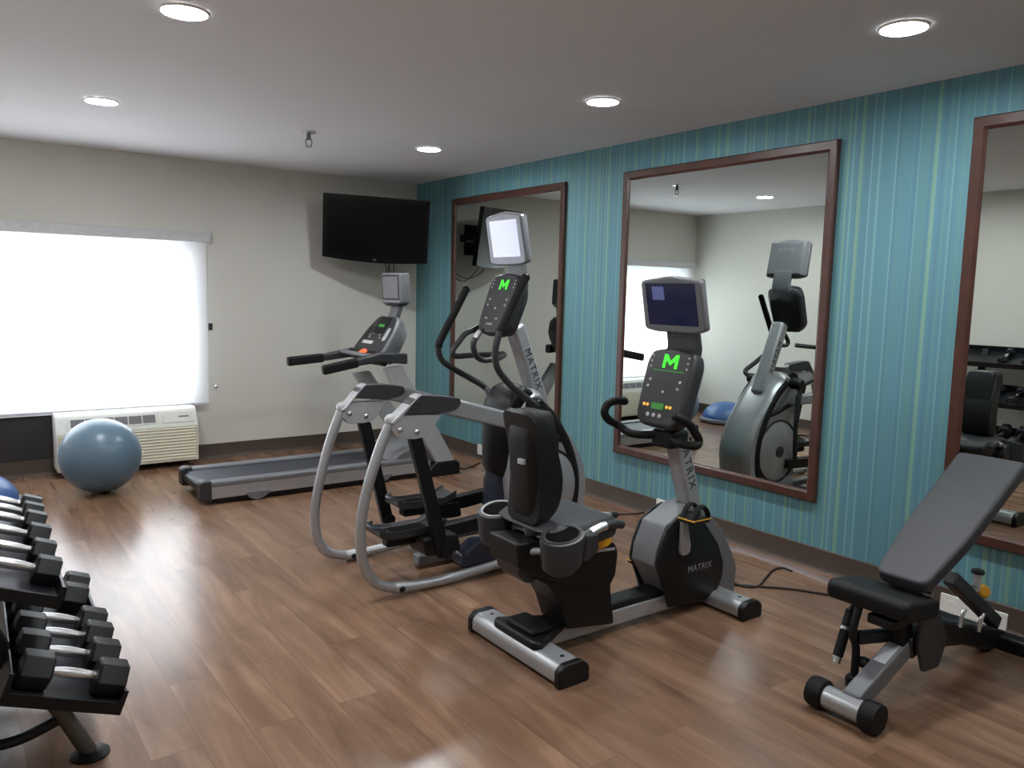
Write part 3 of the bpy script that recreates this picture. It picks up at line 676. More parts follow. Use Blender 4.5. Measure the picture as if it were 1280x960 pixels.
# seat base and slide rail
base = px([(690,725),(700,755),(709,786),(766,779),(762,735),(765,705)], KY-.08)
obj('seat_post', MB().prism(rounded([(base[0][0]-.09,.345), (base[0][0]-.02,.30)] + base[1:] + [(base[-1][0],.40)], .01), KY-.085, KY+.085, 'y'), M_black, K, .012)
rail = px([(645,680),(648,712),(665,720),(700,728),(760,736),(769,718),(772,690),(768,678),(720,672)], KY-.09)
sr = obj('seat_rail_cover', MB().prism(rounded(rail, .012), KY-.095, KY+.095, 'y'), M_black, K, .014)
q = px([(745,676),(772,672),(772,682),(748,684)], KY-.09)
obj('rail_strip', MB().prism(px([(727,690),(768,684),(768,687),(727,693)], KY-.095), KY-.099, KY-.094, 'y'), M_silverlt, sr)
obj('release_lever', MB().prism(rounded(px([(738,684),(744,676),(757,670),(763,674),(756,681),(744,686)], KY-.11), .008), KY-.13, KY-.09, 'y'), M_yellow, K, .006)
# rear carriage box with its pale chrome bar
cb = px([(615,672),(620,705),(630,716)], KY+.10) + px([(668,718),(700,690),(690,674)], KY) + px([(632,666)], KY+.10)
obj('seat_carriage', MB().loft([[(x,KY-.06,z) for x, z in cb], [(x,KY+.10,z) for x, z in cb]]), M_char, K, .016)
obj('carriage_strip', MB().box((cb[0][0]+.06,KY-.066,cb[0][1]-.035), (cb[0][0]+.14,KY-.055,cb[0][1]-.025)), M_silverlt, K, .002)
# cup holders
for s, u, v in ((-1, 703, 669), (1, 622.5, 636)):
    yc = KY + s*.21
    p = at(u, v, 1, yc)
    n = 28; ring = lambda rx, ry, z: [(p.x+rx*math.cos(2*PI*i/n), yc+ry*math.sin(2*PI*i/n), z + .20*rx*math.cos(2*PI*i/n) + .12*ry*math.sin(2*PI*i/n)) for i in range(n)]
    m = MB().loft([ring(.052,.050,p.z-.135), ring(.078,.072,p.z-.11), ring(.088,.080,p.z-.02), ring(.086,.078,p.z), ring(.068,.060,p.z+.002), ring(.066,.058,p.z-.02), ring(.060,.052,p.z-.10)])
    ch = obj('cup_holder', m, M_char, K)
    obj('cup_shade_disc', MB().loft([ring(.0655,.0575,p.z-.004), ring(.0655,.0575,p.z-.001)]), M_hole_shade, ch)  # flat black disc under the rim paints the shade inside the cup
    rg = ring(.069,.061,p.z+.001); obj('cup_rim', MB().tube([tuple(rg[i % n]) for i in range(n+1)], .005, 8), M_silverlt if s > 0 else M_char, ch)
    if s < 0:
        obj('holder_arm', MB().prism(rounded(px([(726,666),(742,664),(744,684),(732,698),(722,700)], yc), .015), yc-.03, yc+.05, 'y'), M_char, K, .012)
    # heart-rate side grip
    g0 = Vector((p.x+.06, yc, p.z-.01)) if s < 0 else Vector((p.x+.35, KY+.2, .52))
    if s < 0:
        G = [at(724,674,1,yc), at(738,666,1,yc), at(754,658,1,yc), at(768,655,1,yc), at(779,656,1,yc)]
    else:
        G = [at(738,643,1,yc), at(748,644,1,yc), at(760,645,1,yc), at(771,643,1,yc)]
    G = [Vector(x) for x in G]; C_ = catmull(G, 6)
    gr = obj('side_grip', MB().tube(C_, [.017]*(len(C_)-1)+[.012], 14), M_char, K)
    obj('pulse_plate', MB().tube(C_[6:14], .0182, 14), M_chrome, gr)
    obj('grip_bar', MB().tube(catmull([G[0], G[0]+Vector((-.06,-s*.03,-.04)), Vector((G[0].x-.14,KY+s*.08,G[0].z-.06))]), .014, 10), M_silver, gr)
# seat cushion
sc = px([(648,655),(660,645),(696,640),(722,630),(734,631),(740,642),(735,656),(715,663),(690,665)], KY)
rings = []
for yy, k, dz in ((-.19,.72,-.012), (-.175,.92,0), (-.10,1.0,-.006), (.10,1.0,-.006), (.175,.92,0), (.19,.72,-.012)):
    cx_, cz_ = sum(p[0] for p in sc)/len(sc), sum(p[1] for p in sc)/len(sc)
    rings.append([(cx_+(x-cx_)*k, KY+yy, cz_+(z-cz_)*k+dz) for x, z in sc])
obj('seat_cushion', MB().loft(rings), M_vinyl, K, .012)
# backrest: a curved padded panel facing forward, with a dark shell behind
yb0 = KY-.085
pad = [(p.x, p.y) for p in catmull([Vector((a_, b_, 0)) for a_, b_ in px([(668,516),(682,524),(693,548),(704,598),(697,638),(676,662)], yb0)], 5)]
back_ = [(p.x, p.y) for p in catmull([Vector((a_, b_, 0)) for a_, b_ in px([(668,658),(670,640),(672,600),(668,552),(664,532),(662,520)], yb0)], 5)]
slab = pad + back_
def slabs(spec):
    cx0, cz0 = sum(p[0] for p in slab)/len(slab), sum(p[1] for p in slab)/len(slab)
    return [[(cx0+(x-cx0)*k+dx, KY+dy, cz0+(z-cz0)*k) for x, z in slab] for dy, k, dx in spec]
obj('backrest_pad', MB().loft(slabs(((-.10,.84,.0), (-.09,.95,.0), (-.07,1.0,.0), (.07,1.0,.0), (.09,.95,.0), (.10,.84,.0)))), M_black, K)
xr = at(632,560,1,KY+.085).x
zt_, zb_ = at(650,514,1,KY).z, at(655,648,1,KY).z
def ringz(z, w_, x0, x1, r_=.04):
    return [(x0+(x1-x0)*(.5+q[0]), KY+q[1]*w_, z) for q in rounded([(-.5,-1), (.5,-1), (.5,1), (-.5,1)], [.45,.1,.1,.45], 4)]
secs = []
for t, w_, d0, d1 in ((0,.07,.012,.10), (.04,.082,.0,.105), (.25,.088,-.002,.13), (.55,.088,.004,.14), (.85,.08,.016,.13), (.97,.07,.025,.11), (1,.055,.04,.10)):
    secs.append(ringz(zt_+(zb_-zt_)*t, w_, xr+d0, xr+d1))
obj('backrest_shell', MB().loft(secs), M_black, K, .004)
xm = Vector((xr+.07, KY, zb_))
obj('backrest_support', MB().tube(catmull([xm+Vector((0,0,.06)), xm+Vector((.0,0,-.03)), xm+Vector((.02,0,-.09)), xm+Vector((.05,0,-.15))]), .032, 14), M_silver, K)
obj('support_crossbar', MB().tube([(xm.x+.02,KY-.16,xm.z-.075), (xm.x+.02,KY+.16,xm.z-.075)], .017, 12), M_silver, K)
bp_ = at(640,576,1,KY+.0)
obj('shell_badge', MB().box((xr-.012,KY-.045,bp_.z-.010), (xr+.01,KY-.010,bp_.z+.010)), M_silverlt, K, .002)

# ---------------------------------------------------------------- treadmill
TN, TF = 5.24, 5.80
TC = 5.56
T = empty('treadmill', (2.3,TC,0), 'grey treadmill with a long dark belt along the window wall below the television', 'treadmill')
obj('deck_frame', MB().prism([(1.385,.040), (3.05,.040), (3.05,.125), (1.385,.125)], TN, TF, 'y'), M_silver, T, .006)
obj('under_frame', MB().box((1.40,TN+.02,.012), (3.1,TF-.02,.045)), M_black, T)
obj('running_belt', MB().prism(rounded([(1.355,.085), (2.86,.085), (2.86,.142), (1.355,.142)], .028, 6), TN+.075, TF-.075, 'y'), M_belt, T)
for s, y in ((-1, TN), (1, TF)):
    y0, y1 = (y-.004, y+.08) if s < 0 else (y-.08, y+.004)
    obj('foot_rail', MB().box((1.37,y0,.118), (2.9,y1,.158)), M_grey, T, .012)
    obj('rear_cap', MB().prism(rounded([(1.325,.04), (1.40,.03), (1.40,.166), (1.345,.166), (1.325,.15)], .012), y0-.003, y1+.003, 'y'), M_char, T, .012)
    obj('cap_corner', MB().sphere((1.352,(y0+y1)/2,.148), .032, 20, 12, .8), M_grey, T)
obj('rear_roller', MB().cyl((1.365,TN+.07,.10), (1.365,TF-.07,.10), .034, 20), M_black, T)
obj('level_foot', MB().prism(rounded([(1.62,.06), (1.645,.02), (1.70,.0), (1.75,.02), (1.80,.06)], .006), TN-.008, TN+.03, 'y'), M_grey, T, .003)
obj('level_foot', MB().prism(rounded([(1.62,.06), (1.645,.02), (1.70,.0), (1.75,.02), (1.80,.06)], .006), TF-.03, TF+.008, 'y'), M_grey, T, .003)
obj('level_foot', MB().prism(rounded([(2.55,.06), (2.57,.02), (2.62,.0), (2.68,.02), (2.72,.06)], .006), TN-.006, TN+.03, 'y'), M_grey, T, .003)
obj('motor_cover', MB().prism(rounded([(2.72,.13), (2.80,.215), (2.95,.26), (3.18,.24), (3.24,.12), (3.22,.05), (2.72,.05)], .03), TN+.03, TF-.03, 'y'), M_grey, T, .02)
lettering('lettering', 'MATRIX', .05, frame((2.1,TF-.052,.1585), (1,0,0), (0,1,0)), M_letter_l, T, .0006, space=1.2)
for s, y, u in ((-1, TN, [(479,460),(502,457),(568,576),(545,582)]), (1, TF, [(440,466),(461,463),(527,577),(505,583)])):
    q = px(u, y)
    up_ = obj('upright', MB().prism([q[0], q[1], (q[2][0],.10), (q[3][0],.09)], y-.028, y+.028, 'y'), M_silverlt, T, .010)
    obj('upright_foot', MB().prism(rounded([(q[3][0]-.09,.0), (q[2][0]+.03,.0), (q[2][0]+.03,.085), (q[2][0],.115), (q[3][0]-.02,.115), (q[3][0]-.09,.05)], .015), y-.04, y+.04, 'y'), M_black, T, .010)
obj('front_crossbar', MB().bar((3.16,TN,.06), (3.16,TF,.06), .06, .06), M_black, T, .008)
# handrails
for s, y, bk, md in ((-1, TN-.01, [(403,463),(447,453)], [(447,453),(474,446),(498,456)]), (1, TF+.01, [(359,452),(404,447)], [(404,447),(436,440),(452,452)])):
    a, b = at(*bk[0], 1, y), at(*bk[1], 1, y); c = at(*md[1], 1, y)
    hr = obj('handrail', MB().bar(a, b, .055, .068), M_rubber, T, .014)
    e = Vector((c.x+.22, y, c.z-.01))
    obj('handrail_arm', MB().loft([[b+Vector((-.01,dy,dz)) for dy, dz in ((-.026,-.026), (.026,-.026), (.026,.026), (-.026,.026))], [c+Vector((0,dy,dz)) for dy, dz in ((-.032,-.04), (.032,-.04), (.032,.03), (-.032,.03))], [e+Vector((0,dy,dz)) for dy, dz in ((-.035,-.05), (.035,-.05), (.035,.03), (-.035,.03))]]), M_char, hr, .012)
# console
fb, ft = at(457,440,1,TC), at(487,395,1,TC)
Fc = frame((fb+ft)/2, (0,-1,0), ft-fb); L_ = (ft-fb).length; CW = .52
sh_ = rounded([(-CW/2,-L_/2), (CW/2,-L_/2), (CW/2-.03,L_*.1), (CW/2-.10,L_/2), (-CW/2+.10,L_/2), (-CW/2+.03,L_*.1)], .05, 5)
obj('console_shell', MB().loft([[Fc @ Vector((x*.72,y*.85-.02,-.16)) for x, y in sh_], [Fc @ Vector((x*.97,y,-.07)) for x, y in sh_], [Fc @ Vector((x,y,-.012)) for x, y in sh_], [Fc @ Vector((x*.96,y*.97,0)) for x, y in sh_]]), M_grey, T, .006)
cp_ = obj('console_face', MB().prism(rounded([(x*.92,y*.95) for x, y in sh_], .02), -.002, .006, 'z', Fc), M_char, T, .003)
obj('display_panel', MB().prism(rect(.17,.15,.015), .006, .010, 'z', Fc @ Matrix.Translation((0,.075,0))), M_gloss, cp_, .002)
obj('led_display', MB().box((-.045,.06,.010), (.045,.085,.0112), Fc), mat('dim_green_panel', (34,90,40), .5, emit=(50,150,50), estr=.25), cp_)
for s in (-1, 1):
    obj('cup_recess', MB().prism(rounded([(s*.165-.028,-.06), (s*.165+.028,-.06), (s*.15+.02,.06), (s*.15-.02,.06)], .02), .004, .009, 'z', Fc), M_silverlt if s > 0 else M_black, cp_, .002)
buttons('button', [(-.10,-.02), (-.085,-.04), (-.06,.0), (.06,-.01), (.085,-.035)], .008, Fc, M_btn, cp_, .006)
obj('button_row', MB().prism(rect(.17,.03,.006), .006, .0095, 'z', Fc @ Matrix.Translation((-.06,-.085,0))), M_btn, cp_)
obj('console_tray', MB().loft([[Fc @ Vector((x,y-.02,z)) for x, z in ((-CW/2+.02,-.10), (CW/2-.02,-.10), (CW/2-.02,.03), (-CW/2+.02,.03))] for y in (-L_/2-.03, -L_/2+.03)]), M_black, T, .012)
q = at(455,440,1,TC-.06) + Vector((-.03,-.05,.012))
obj('stop_button', MB().lathe([(.034,0), (.034,.012), (.026,.02), (.0,.022)], q+Vector((0,0,-.012)), (-.5,0,.86), 20), M_red, T)
obj('sensor_bar', MB().tube(catmull([(q.x+.02,TN+.03,q.z-.03), (q.x-.05,TN+.10,q.z-.02), (q.x-.05,TF-.10,q.z-.02), (q.x+.02,TF-.03,q.z-.03)]), .016, 12), M_grey, T)
# screen
t, b = at(488,343,1,TC-.03), at(488,378,1,TC-.03)
Ft = frame((t+b)/2, (.18,-1,0), (-.05,0,1)); VH = (t-b).length
tv = obj('viewing_screen', MB().prism(rect(.24,VH+.02,.02), -.10, 0, 'z', Ft), M_grey, T, .012)
obj('screen_rim', MB().prism(rect(.215,VH-.02,.006), .0, .0015, 'z', Ft @ Matrix.Translation((0,.008,0))), M_black, tv)
obj('screen_panel', MB().prism(rect(.185,VH-.05,.004), .001, .0028, 'z', Ft @ Matrix.Translation((0,.008,0))), mat('grey_unlit_screen', (104,96,100), .3, spec=.3), tv)
obj('screen_base', MB().loft([[Ft @ Vector((x,-VH/2-.012,z)) for x, z in ((-.10,-.10), (.10,-.10), (.10,.0), (-.10,.0))], [Ft @ Vector((x,-VH/2-.03,z)) for x, z in ((-.07,-.09), (.07,-.09), (.07,-.02), (-.07,-.02))]]), M_char, tv, .006)
obj('screen_bracket', MB().loft([[Ft @ Vector((x,-VH/2-.02,z)) for x, z in ((-.055,-.085), (.055,-.085), (.055,-.045), (-.055,-.045))], [Fc @ Vector((x,L_/2-.04,z)) for x, z in ((-.06,-.08), (.06,-.08), (.06,-.03), (-.06,-.03))]]), M_grey, T, .006)

# ---------------------------------------------------------------- adjustable weight bench
GY = 1.375
G = empty('weight_bench', (2.9,GY,0), 'adjustable weight bench with a steeply tilted dark grey pad in front of the mirror', 'weight bench')
obj('front_crossbar', MB().tube([(2.462,1.315,.052), (2.462,1.47,.052)], .040, 20), M_silver, G)
for y0, y1 in ((1.26,1.325), (1.46,1.525)):
    obj('rubber_foot', MB().lathe([(.04,0), (.052,.006), (.054,.02), (.054,.045), (.05,.06), (.0,.066)] if y0 > 1.4 else [(.0,0), (.05,.006), (.054,.02), (.054,.045), (.052,.06), (.04,.066)], (2.462,y0,.054), (0,1,0), 24), M_rubber, G)
bm_ = obj('main_beam', MB().bar((2.475,GY,.065), (2.95,GY,.255), .065, .075), M_grey, G, .010)
a, b = Vector((2.475,GY,.065)), Vector((2.95,GY,.255)); dd = (b-a).normalized()
Fs = frame(a+dd*.26+Vector((-dd.z,0,dd.x))*.038, dd, (0,1,0))
obj('sticker', MB().prism(rect(.15,.045,.004), .0, .0012, 'z', Fs), M_sticker, bm_)
obj('beam_sleeve', MB().bar(a+dd*.33, a+dd*.42, .078, .088), M_char, G, .008)
obj('rear_beam', MB().prism(rounded([(2.90,.23), (3.05,.23), (3.30,.155), (3.60,.06), (3.60,.012), (3.45,.012), (3.20,.10), (2.90,.16)], .02), GY-.035, GY+.035, 'y'), M_black, G, .008)
obj('rear_crossbar', MB().box((3.52,1.12,.0), (3.60,1.63,.06)), M_black, G, .012)
# upright plates
for s in (-1, 1):
    y = GY + s*.055
    q = px([(1150,768),(1172,756),(1182,800),(1171,833),(1152,840),(1146,810)], GY-.055)
    obj('pivot_plate', MB().prism(rounded(q, .012), y-.006, y+.006, 'y'), M_char, G, .002)
obj('seat_pillar', MB().bar((2.78,GY,.16), (2.735,GY,.39), .06, .07, up=(1,0,0)), M_black, G, .008)
# seat
obj('seat_pad', MB().prism(rounded([(2.585,.372), (2.60,.352), (2.80,.325), (2.815,.34), (2.815,.39), (2.79,.40), (2.61,.425), (2.588,.41)], .02), 1.265, 1.57, 'y'), M_rubber, G, .016)
obj('seat_frame', MB().box((2.62,GY-.05,.30), (2.84,GY+.05,.335)), M_black, G, .006)
# adjuster bracket under the seat
m = MB()
q = [Vector(at(u, v, 1, 1.46)) for u, v in ((1072,758),(1066,790),(1070,812),(1066,860))]
obj('seat_strut', MB().tube(catmull([q[0]+Vector((.02,0,.02)), q[1], q[2], q[3]]), .014, 12), M_black, G)
obj('strut_bracket', MB().bar(at(1072,797,1,1.45), Vector((2.76,1.40,.23)), .03, .045), M_black, G, .006)
obj('strut_shoe', MB().bar(at(1066,842,1,1.46), at(1067,868,1,1.46), .04, .05, up=(1,0,0)), M_black, G, .010)
obj('strut_knob', MB().lathe([(.0,0), (.018,.004), (.022,.02), (.018,.036), (.0,.04)], at(1080,828,1,1.44)+Vector((0,-.02,0)), (0,1,0), 18), M_black, G)
obj('strut_knob', MB().lathe([(.0,0), (.016,.004), (.02,.02), (.016,.04), (.0,.044)], at(1080,855,1,1.43)+Vector((0,-.02,-.0)), (0,0,1), 18), M_char, G)
h0, h1 = at(1064,762,1,1.52), at(1047,820,1,1.52)
hg = obj('pull_handle', MB().cyl(h0, h1, .0185, 18), M_rubber, G)
dd = (h1-h0).normalized()
obj('handle_tip', MB().cyl(h1-dd*.005, h1+dd*.024, .0165, 18), M_chrome, hg)
obj('handle_ring', MB().cyl(h0+dd*(.40*(h1-h0).length-.006), h0+dd*(.40*(h1-h0).length+.006), .0195, 18), M_chrome, hg)
obj('handle_bar', MB().tube(catmull([h0, h0+Vector((.02,-.02,.03)), h0+Vector((.08,-.08,.045))]), .012, 10), M_black, G)
# back pad
p0, p1 = at(1124,722,1,GY), at(1240,570,1,GY)
Fp = frame((p0+p1)/2, (0,-1,0), p1-p0); L_ = (p1-p0).length
w0, w1 = .092, .128
s2 = rounded([(-w0,-L_/2), (w0,-L_/2), (w1*.93,-L_*.15), (w1,L_/2), (-w1,L_/2), (-w1*.93,-L_*.15)], [.035,.035,.05,.03,.03,.05], 6)
obj('back_pad', MB().prism(s2, -.055, 0, 'z', Fp), M_vinyl, G, .012)
obj('pad_board', MB().prism([(x*.9,y*.94) for x, y in s2], -.066, -.054, 'z', Fp), M_black, G, .003)
obj('back_rail', MB().bar(Fp @ Vector((0,-L_*.45,-.085)), Fp @ Vector((0,L_*.2,-.085)), .05, .045, up=(0,0,1)), M_black, G, .006)
obj('pivot_pin', MB().cyl((Fp @ Vector((0,-L_*.45,-.085)))+Vector((0,-.085,0)), (Fp @ Vector((0,-L_*.45,-.085)))+Vector((0,.085,0)), .016, 14), M_chrome, G)
# adjuster strut behind the pad, pin rack on the rear beam
r0 = at(1188,722,1,GY); r1 = at(1243,777,1,GY)
st = obj('adjuster_strut', MB().bar(r0, r1, .05, .055), M_char, G, .008)
for u, v in ((1203,772), (1226,778)):
    p = at(u, v, 1, GY-.06)
    obj('rack_hook', MB().tube(catmull([p+Vector((-.015,0,-.035)), p+Vector((0,0,.01)), p+Vector((.018,0,.03))]), .008, 8), M_chrome, G)
pp = at(1219,733,1,GY+.02)
rod = obj('adjustment_pin', MB().cyl(pp+Vector((-.06,0,.015)), pp+Vector((.02,0,-.005)), .008, 12), M_chrome, G)
obj('pin_barrel', MB().cyl(pp+Vector((.012,0,-.02)), pp+Vector((.012,0,.055)), .014, 14), M_silverlt, rod)
obj('pin_cap', MB().lathe([(.024,0), (.026,.006), (.022,.016), (.0,.018)], pp+Vector((.012,0,.053)), (0,0,1), 18), M_black, rod)
obj('pin_collar', MB().lathe([(.0,0), (.026,.002), (.028,.012), (.022,.022), (.0,.024)], pp+Vector((.052,-.006,-.03)), (-.4,-.6,.3), 18), M_yellow, rod)

# ---------------------------------------------------------------- dumbbell rack along the left wall
RY0, RY1 = 2.385, 3.42
SLOPE = .37; RTURN = .028
Rk = empty('dumbbell_rack', (.1,(RY0+RY1)/2,0), 'black three-tier dumbbell rack along the left wall with a pale tubular foot', 'dumbbell rack')
tiers = [(.358,.246), (.218,.592), (.065,.915)]           # front lip (x, z of tray floor at the lip)
DEP = .285
cs, sn = math.cos(SLOPE), math.sin(SLOPE)
def tray_pt(tier, back, up_):     # a point given by distance back from the lip and height above the tray floor
    x, z = tiers[tier]; return (x - back*cs + up_*sn, z + back*sn + up_*cs)
for k in range(3):
    prof = [tray_pt(k, *q) for q in ((-.022,-.022), (-.022,.026 if k else .034), (-.012,.026 if k else .034), (-.008,.0), (DEP-.008,.0), (DEP-.008,.05), (DEP,.05), (DEP,-.022))]
    ty = obj('tray', MB().prism(prof, RY0, RY1, 'y'), M_rackm, Rk, .002)
    ep = [tray_pt(k, *q) for q in ((-.024,-.034), (-.024,.027 if k else .036), (-.012,.027 if k else .036), (-.008,-.001), (DEP-.01,-.001), (DEP-.01,.052), (DEP+.002,.052), (DEP+.002,-.034))]
    for y in (RY0-.004, RY1-.004):
        obj('end_plate', MB().prism(ep, y, y+.008, 'y'), M_black, ty)
M_pale = mat('worn_grey_steel', (92,90,84), .4, .4)
for y in (RY0+.20, RY1-.20):
    # slanted post
    m = MB().tube([(.10,y,.20), (-.155,y,1.02)], .03, 4, 1.0)
    obj('post', MB().bar((.155,y,.23), (-.165,y,1.03), .05, .05, up=(0,1,0)), M_rackm, Rk, .006)
    obj('front_leg', MB().tube([(.135,y,.30), (.20,y,.235), (.305,y,.012)], .024, 16), M_pale, Rk)
    obj('foot_disc', MB().lathe([(.055,0), (.055,.006), (.045,.012), (.028,.016), (.0,.018)], (.308,y,0), (0,0,1), 28), M_black, Rk)
    obj('rear_leg', MB().tube([(.13,y,.30), (-.03,y,.16), (-.155,y,.014)], .024, 16), M_pale, Rk)
    obj('foot_disc', MB().lathe([(.055,0), (.055,.006), (.045,.012), (.028,.016), (.0,.018)], (-.16,y,0), (0,0,1), 28), M_black, Rk)
    obj('brace', MB().tube(catmull([(.24,y,.14), (.12,y,.105), (-.03,y,.11), (-.10,y,.10)]), .016, 12), M_rackm, Rk)
Rk.location.x += .014; Rk.rotation_euler = (0, 0, -RTURN)
# dumbbells
def dumbbell(hl, hr, gl, gr, prefix):
    """hex dumbbell along local x, resting on its flat: head length, head radius, grip length, grip radius"""
    r = empty('hex_dumbbell', (0,0,0), 'x', 'dumbbell')
    for s in (-1, 1):
        a = s*gl/2; b = s*(gl/2+hl)
        secs = []
        for x, k in ((a,.86), (a+s*hl*.08,1.0), (b-s*hl*.06,1.0), (b,.93)):
            secs.append([(x, hr*k*math.cos(PI/6+PI/3*i), hr*k*math.sin(PI/6+PI/3*i)) for i in range(6)])
        # hexagon turned so a flat faces down
        secs = [[(x, z, y) for x, y, z in sct] for sct in secs]
        hd_ = obj('hex_head', MB().loft(secs), M_db, r, hr*.04)
        obj('weight_plate', MB().lathe([(hr*.55,0), (hr*.55,.0012), (hr*.5,.002), (.0,.002)], (b,0,0), (s,0,0), 24), M_char, hd_)
    x0 = gl/2+.004
    prof = [(gr*.85,-x0), (gr*.85,-x0*.8), (gr*1.05,-x0*.35), (gr*1.08,0), (gr*1.05,x0*.35), (gr*.85,x0*.8), (gr*.85,x0)]
    obj('handle', MB().lathe(prof, (0,0,0), (1,0,0), 18), M_chrome, r)
    return r
def place(proto, first, tier, y, right_gap, rise, hlen, label, group):
    if first: r = proto
    else:
        r = proto.copy(); COL.objects.link(r)
        for ch in list(proto.children):
            c = ch.copy(); COL.objects.link(c); c.parent = r
            for g in ch.children:
                d_ = g.copy(); COL.objects.link(d_); d_.parent = c
    x, z = tray_pt(tier, right_gap + hlen, rise)
    c_ = Vector((.1, (RY0+RY1)/2, 0)); p_ = Matrix.Rotation(-RTURN, 3, 'Z') @ (Vector((x, y, z)) - c_) + c_ + Vector((.014,0,0))
    r.location = p_; r.rotation_euler = (Matrix.Rotation(-RTURN, 3, 'Z') @ Matrix.Rotation(SLOPE, 3, 'Y')).to_euler()
    r['label'] = label; r['group'] = group
    return r
ORD = ['nearest', 'second', 'third', 'fourth', 'fifth', 'sixth']
# lower tier: heavy ones
hl, hr, gl = .080, .054, .115
pA = dumbbell(hl, hr, gl, .0145, 'low')
lowY = [2.44, 2.60, 2.75, 2.885, 3.13, 3.27]
for k, y in enumerate(lowY):
    lab = ('black hex dumbbell at the near end of the lower rack tier, beside the bare tray' if k == 0 else f'black hex dumbbell, {ORD[k]} from the near end of the lower rack tier')
    place(pA, k == 0, 0, y, -.014 + (.0, .0, .0, .0, .03, .01)[k], hr*.866+.0015, hl+gl/2, lab, 'dumbbells on the lower rack tier')
# middle tier: lighter ones
hl2, hr2, gl2 = .062, .042, .12
pB = dumbbell(hl2, hr2, gl2, .0135, 'mid')
midY = [2.48, 2.655, 2.84, 3.01, 3.135, 3.245]
for k, y in enumerate(midY):
    lab = ('black hex dumbbell at the near end of the middle rack tier, chrome grip' if k == 0 else f'black hex dumbbell, {ORD[k]} from the near end of the middle rack tier')
    place(pB, k == 0, 1, y, -.006, hr2*.866+.001, hl2+gl2/2, lab, 'dumbbells on the middle rack tier')
hl3, hr3, gl3 = .055, .036, .115
pC = dumbbell(hl3, hr3, gl3, .013, 'top')
for k, y in enumerate((2.64, 2.82, 3.01)):
    lab = f'small black hex dumbbell on the top rack tier, {("nearest the camera","middle one","farthest from the camera")[k]}'
    place(pC, k == 0, 2, y, .012, hr3*.866+.001, hl3+gl3/2, lab, 'dumbbells on the top rack tier')

# ---------------------------------------------------------------- sockets, cables and the cable cover by the striped wall
def outlet(u, v, w_, h_, n, label, plug=False):
    p = at(u, v, 0, WX-.012)
    r = empty('wall_outlet', (WX,p.y,p.z), label, 'electrical outlet')
    F = frame((WX-.0105,p.y,p.z), (0,-1,0), (0,0,1))
    pl = obj('cover_plate', MB().prism(rect(w_,h_,.006), -.004, .006, 'z', F), M_white, r, .002)
    for k in range(n):
        xo = (k-(n-1)/2)*w_/n
        for dz in (-.021, .021):
            s_ = obj('socket', MB().prism(rounded([(-.016,-.011), (.016,-.011), (.016,.011), (-.016,.011)], .008), .006, .0075, 'z', F @ Matrix.Translation((xo,dz,0))), M_trim, pl)
            obj('socket_slot', MB().box((-.007,-.005,.0075), (-.005,.004,.0079), F @ Matrix.Translation((xo,dz,0))).box((.005,-.005,.0075), (.007,.004,.0079), F @ Matrix.Translation((xo,dz,0))), M_black, pl)
    return r, F
outlet(1206, 765, .22, .115, 2, 'white double outlet plate low on the striped wall behind the weight bench')
outlet(1247, 780, .075, .115, 1, 'white single outlet plate low on the striped wall, right of the bench strut')
outlet(600, 562, .075, .09, 1, 'white outlet low on the striped wall behind the treadmill front')
outlet(826, 633, .075, .09, 1, 'white outlet on the baseboard partly hidden behind the exercise bike')
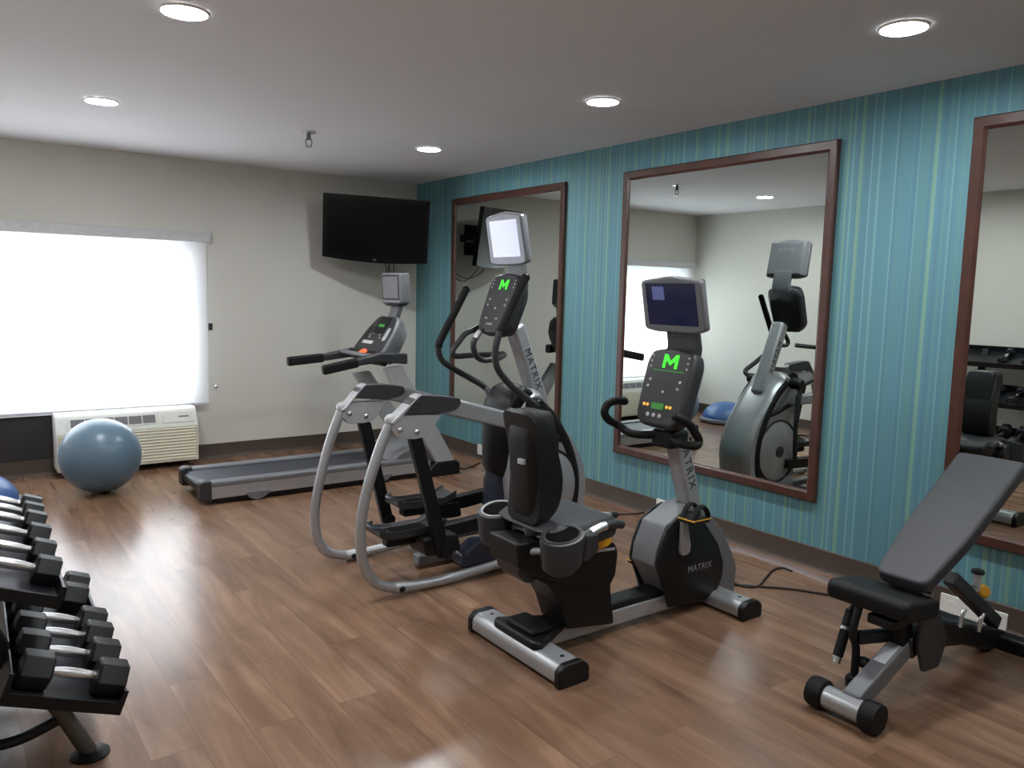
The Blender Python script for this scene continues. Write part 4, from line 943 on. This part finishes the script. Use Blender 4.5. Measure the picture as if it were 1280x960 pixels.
# cable cover strip on the floor
a, b = at(902,681,2,.012), at(1052,733,2,.012)
m = MB(); P = [at(u, v, 2, .010) for u, v in ((902,681),(930,688),(960,698),(1000,712),(1052,732),(1110,750))]
secs = []
for k, p in enumerate(catmull(P, 4)):
    secs.append([(p.x-.030,p.y,.0), (p.x-.018,p.y,.014), (p.x+.018,p.y,.014), (p.x+.030,p.y,.0)])
o = obj('cable_cover', m.loft(secs), M_race, None, 0, origin=(a.x,a.y,0)); tag(o, 'grey brown floor cable cover strip along the striped wall baseboard', 'cable cover')
def floor_cable(pts, label, r_=.0055):
    P = [at(u, v, 2, r_) for u, v in pts]
    o = obj('power_cable', MB().tube(catmull([(p.x,p.y,r_+.0005) for p in P], 8), r_, 8), M_cable, None, origin=tuple(P[0])); return tag(o, label, 'power cable')
floor_cable([(905,726),(915,727),(926,732),(940,734),(950,731),(957,723),(966,713),(978,710),(990,714)], 'dark cable curling from the exercise bike up to the floor cable cover')
floor_cable([(905,731),(922,731),(945,733),(985,736),(1020,741),(1060,747),(1120,755)], 'dark cable running straight along the floor from bike towards the bench')
floor_cable([(745,643),(770,643),(795,642),(815,639),(830,636)], 'dark cable on the floor between the bike seat and the striped wall')
floor_cable([(572,583),(580,586),(588,584),(594,581),(600,579)], 'short dark cable on the floor between the treadmill foot and the outlet')

# ---------------------------------------------------------------- daylight, camera, view
wd = bpy.data.worlds.new('overcast_sky'); SC.world = wd; wd.use_nodes = True
bg = wd.node_tree.nodes['Background']; bg.inputs['Color'].default_value = (.93,.96,1.0,1); bg.inputs['Strength'].default_value = 5.4
pl = bpy.data.lights.new('window_portal', 'AREA'); pl.shape = 'RECTANGLE'; pl.size = WR-WL; pl.size_y = WT-WB; pl.cycles.is_portal = True
po = bpy.data.objects.new('window_portal', pl); COL.objects.link(po); po.location = ((WL+WR)/2, BY+.145, (WB+WT)/2); po.rotation_euler = (-PI/2, 0, 0)
po['kind'] = 'helper'
cam = bpy.data.cameras.new('camera'); co_ = bpy.data.objects.new('camera', cam); COL.objects.link(co_)
Mx = Matrix((CR, CU, -CF)).transposed().to_4x4(); Mx.translation = CAM; co_.matrix_world = Mx
cam.sensor_fit = 'HORIZONTAL'; cam.sensor_width = 36; cam.lens = FPX/1280*36; cam.clip_start = .02
SC.camera = co_
vs = SC.view_settings; vs.view_transform = 'Standard'; vs.look = 'None'; vs.gamma = 1; vs.use_curve_mapping = False; vs.exposure = 1.2
SC.display_settings.display_device = 'sRGB'
cyc = SC.cycles; cyc.max_bounces = 10; cyc.diffuse_bounces = 5; cyc.glossy_bounces = 6; cyc.transparent_max_bounces = 12; cyc.sample_clamp_indirect = 6
cyc.use_denoising = True; cyc.caustics_reflective = False; cyc.caustics_refractive = False
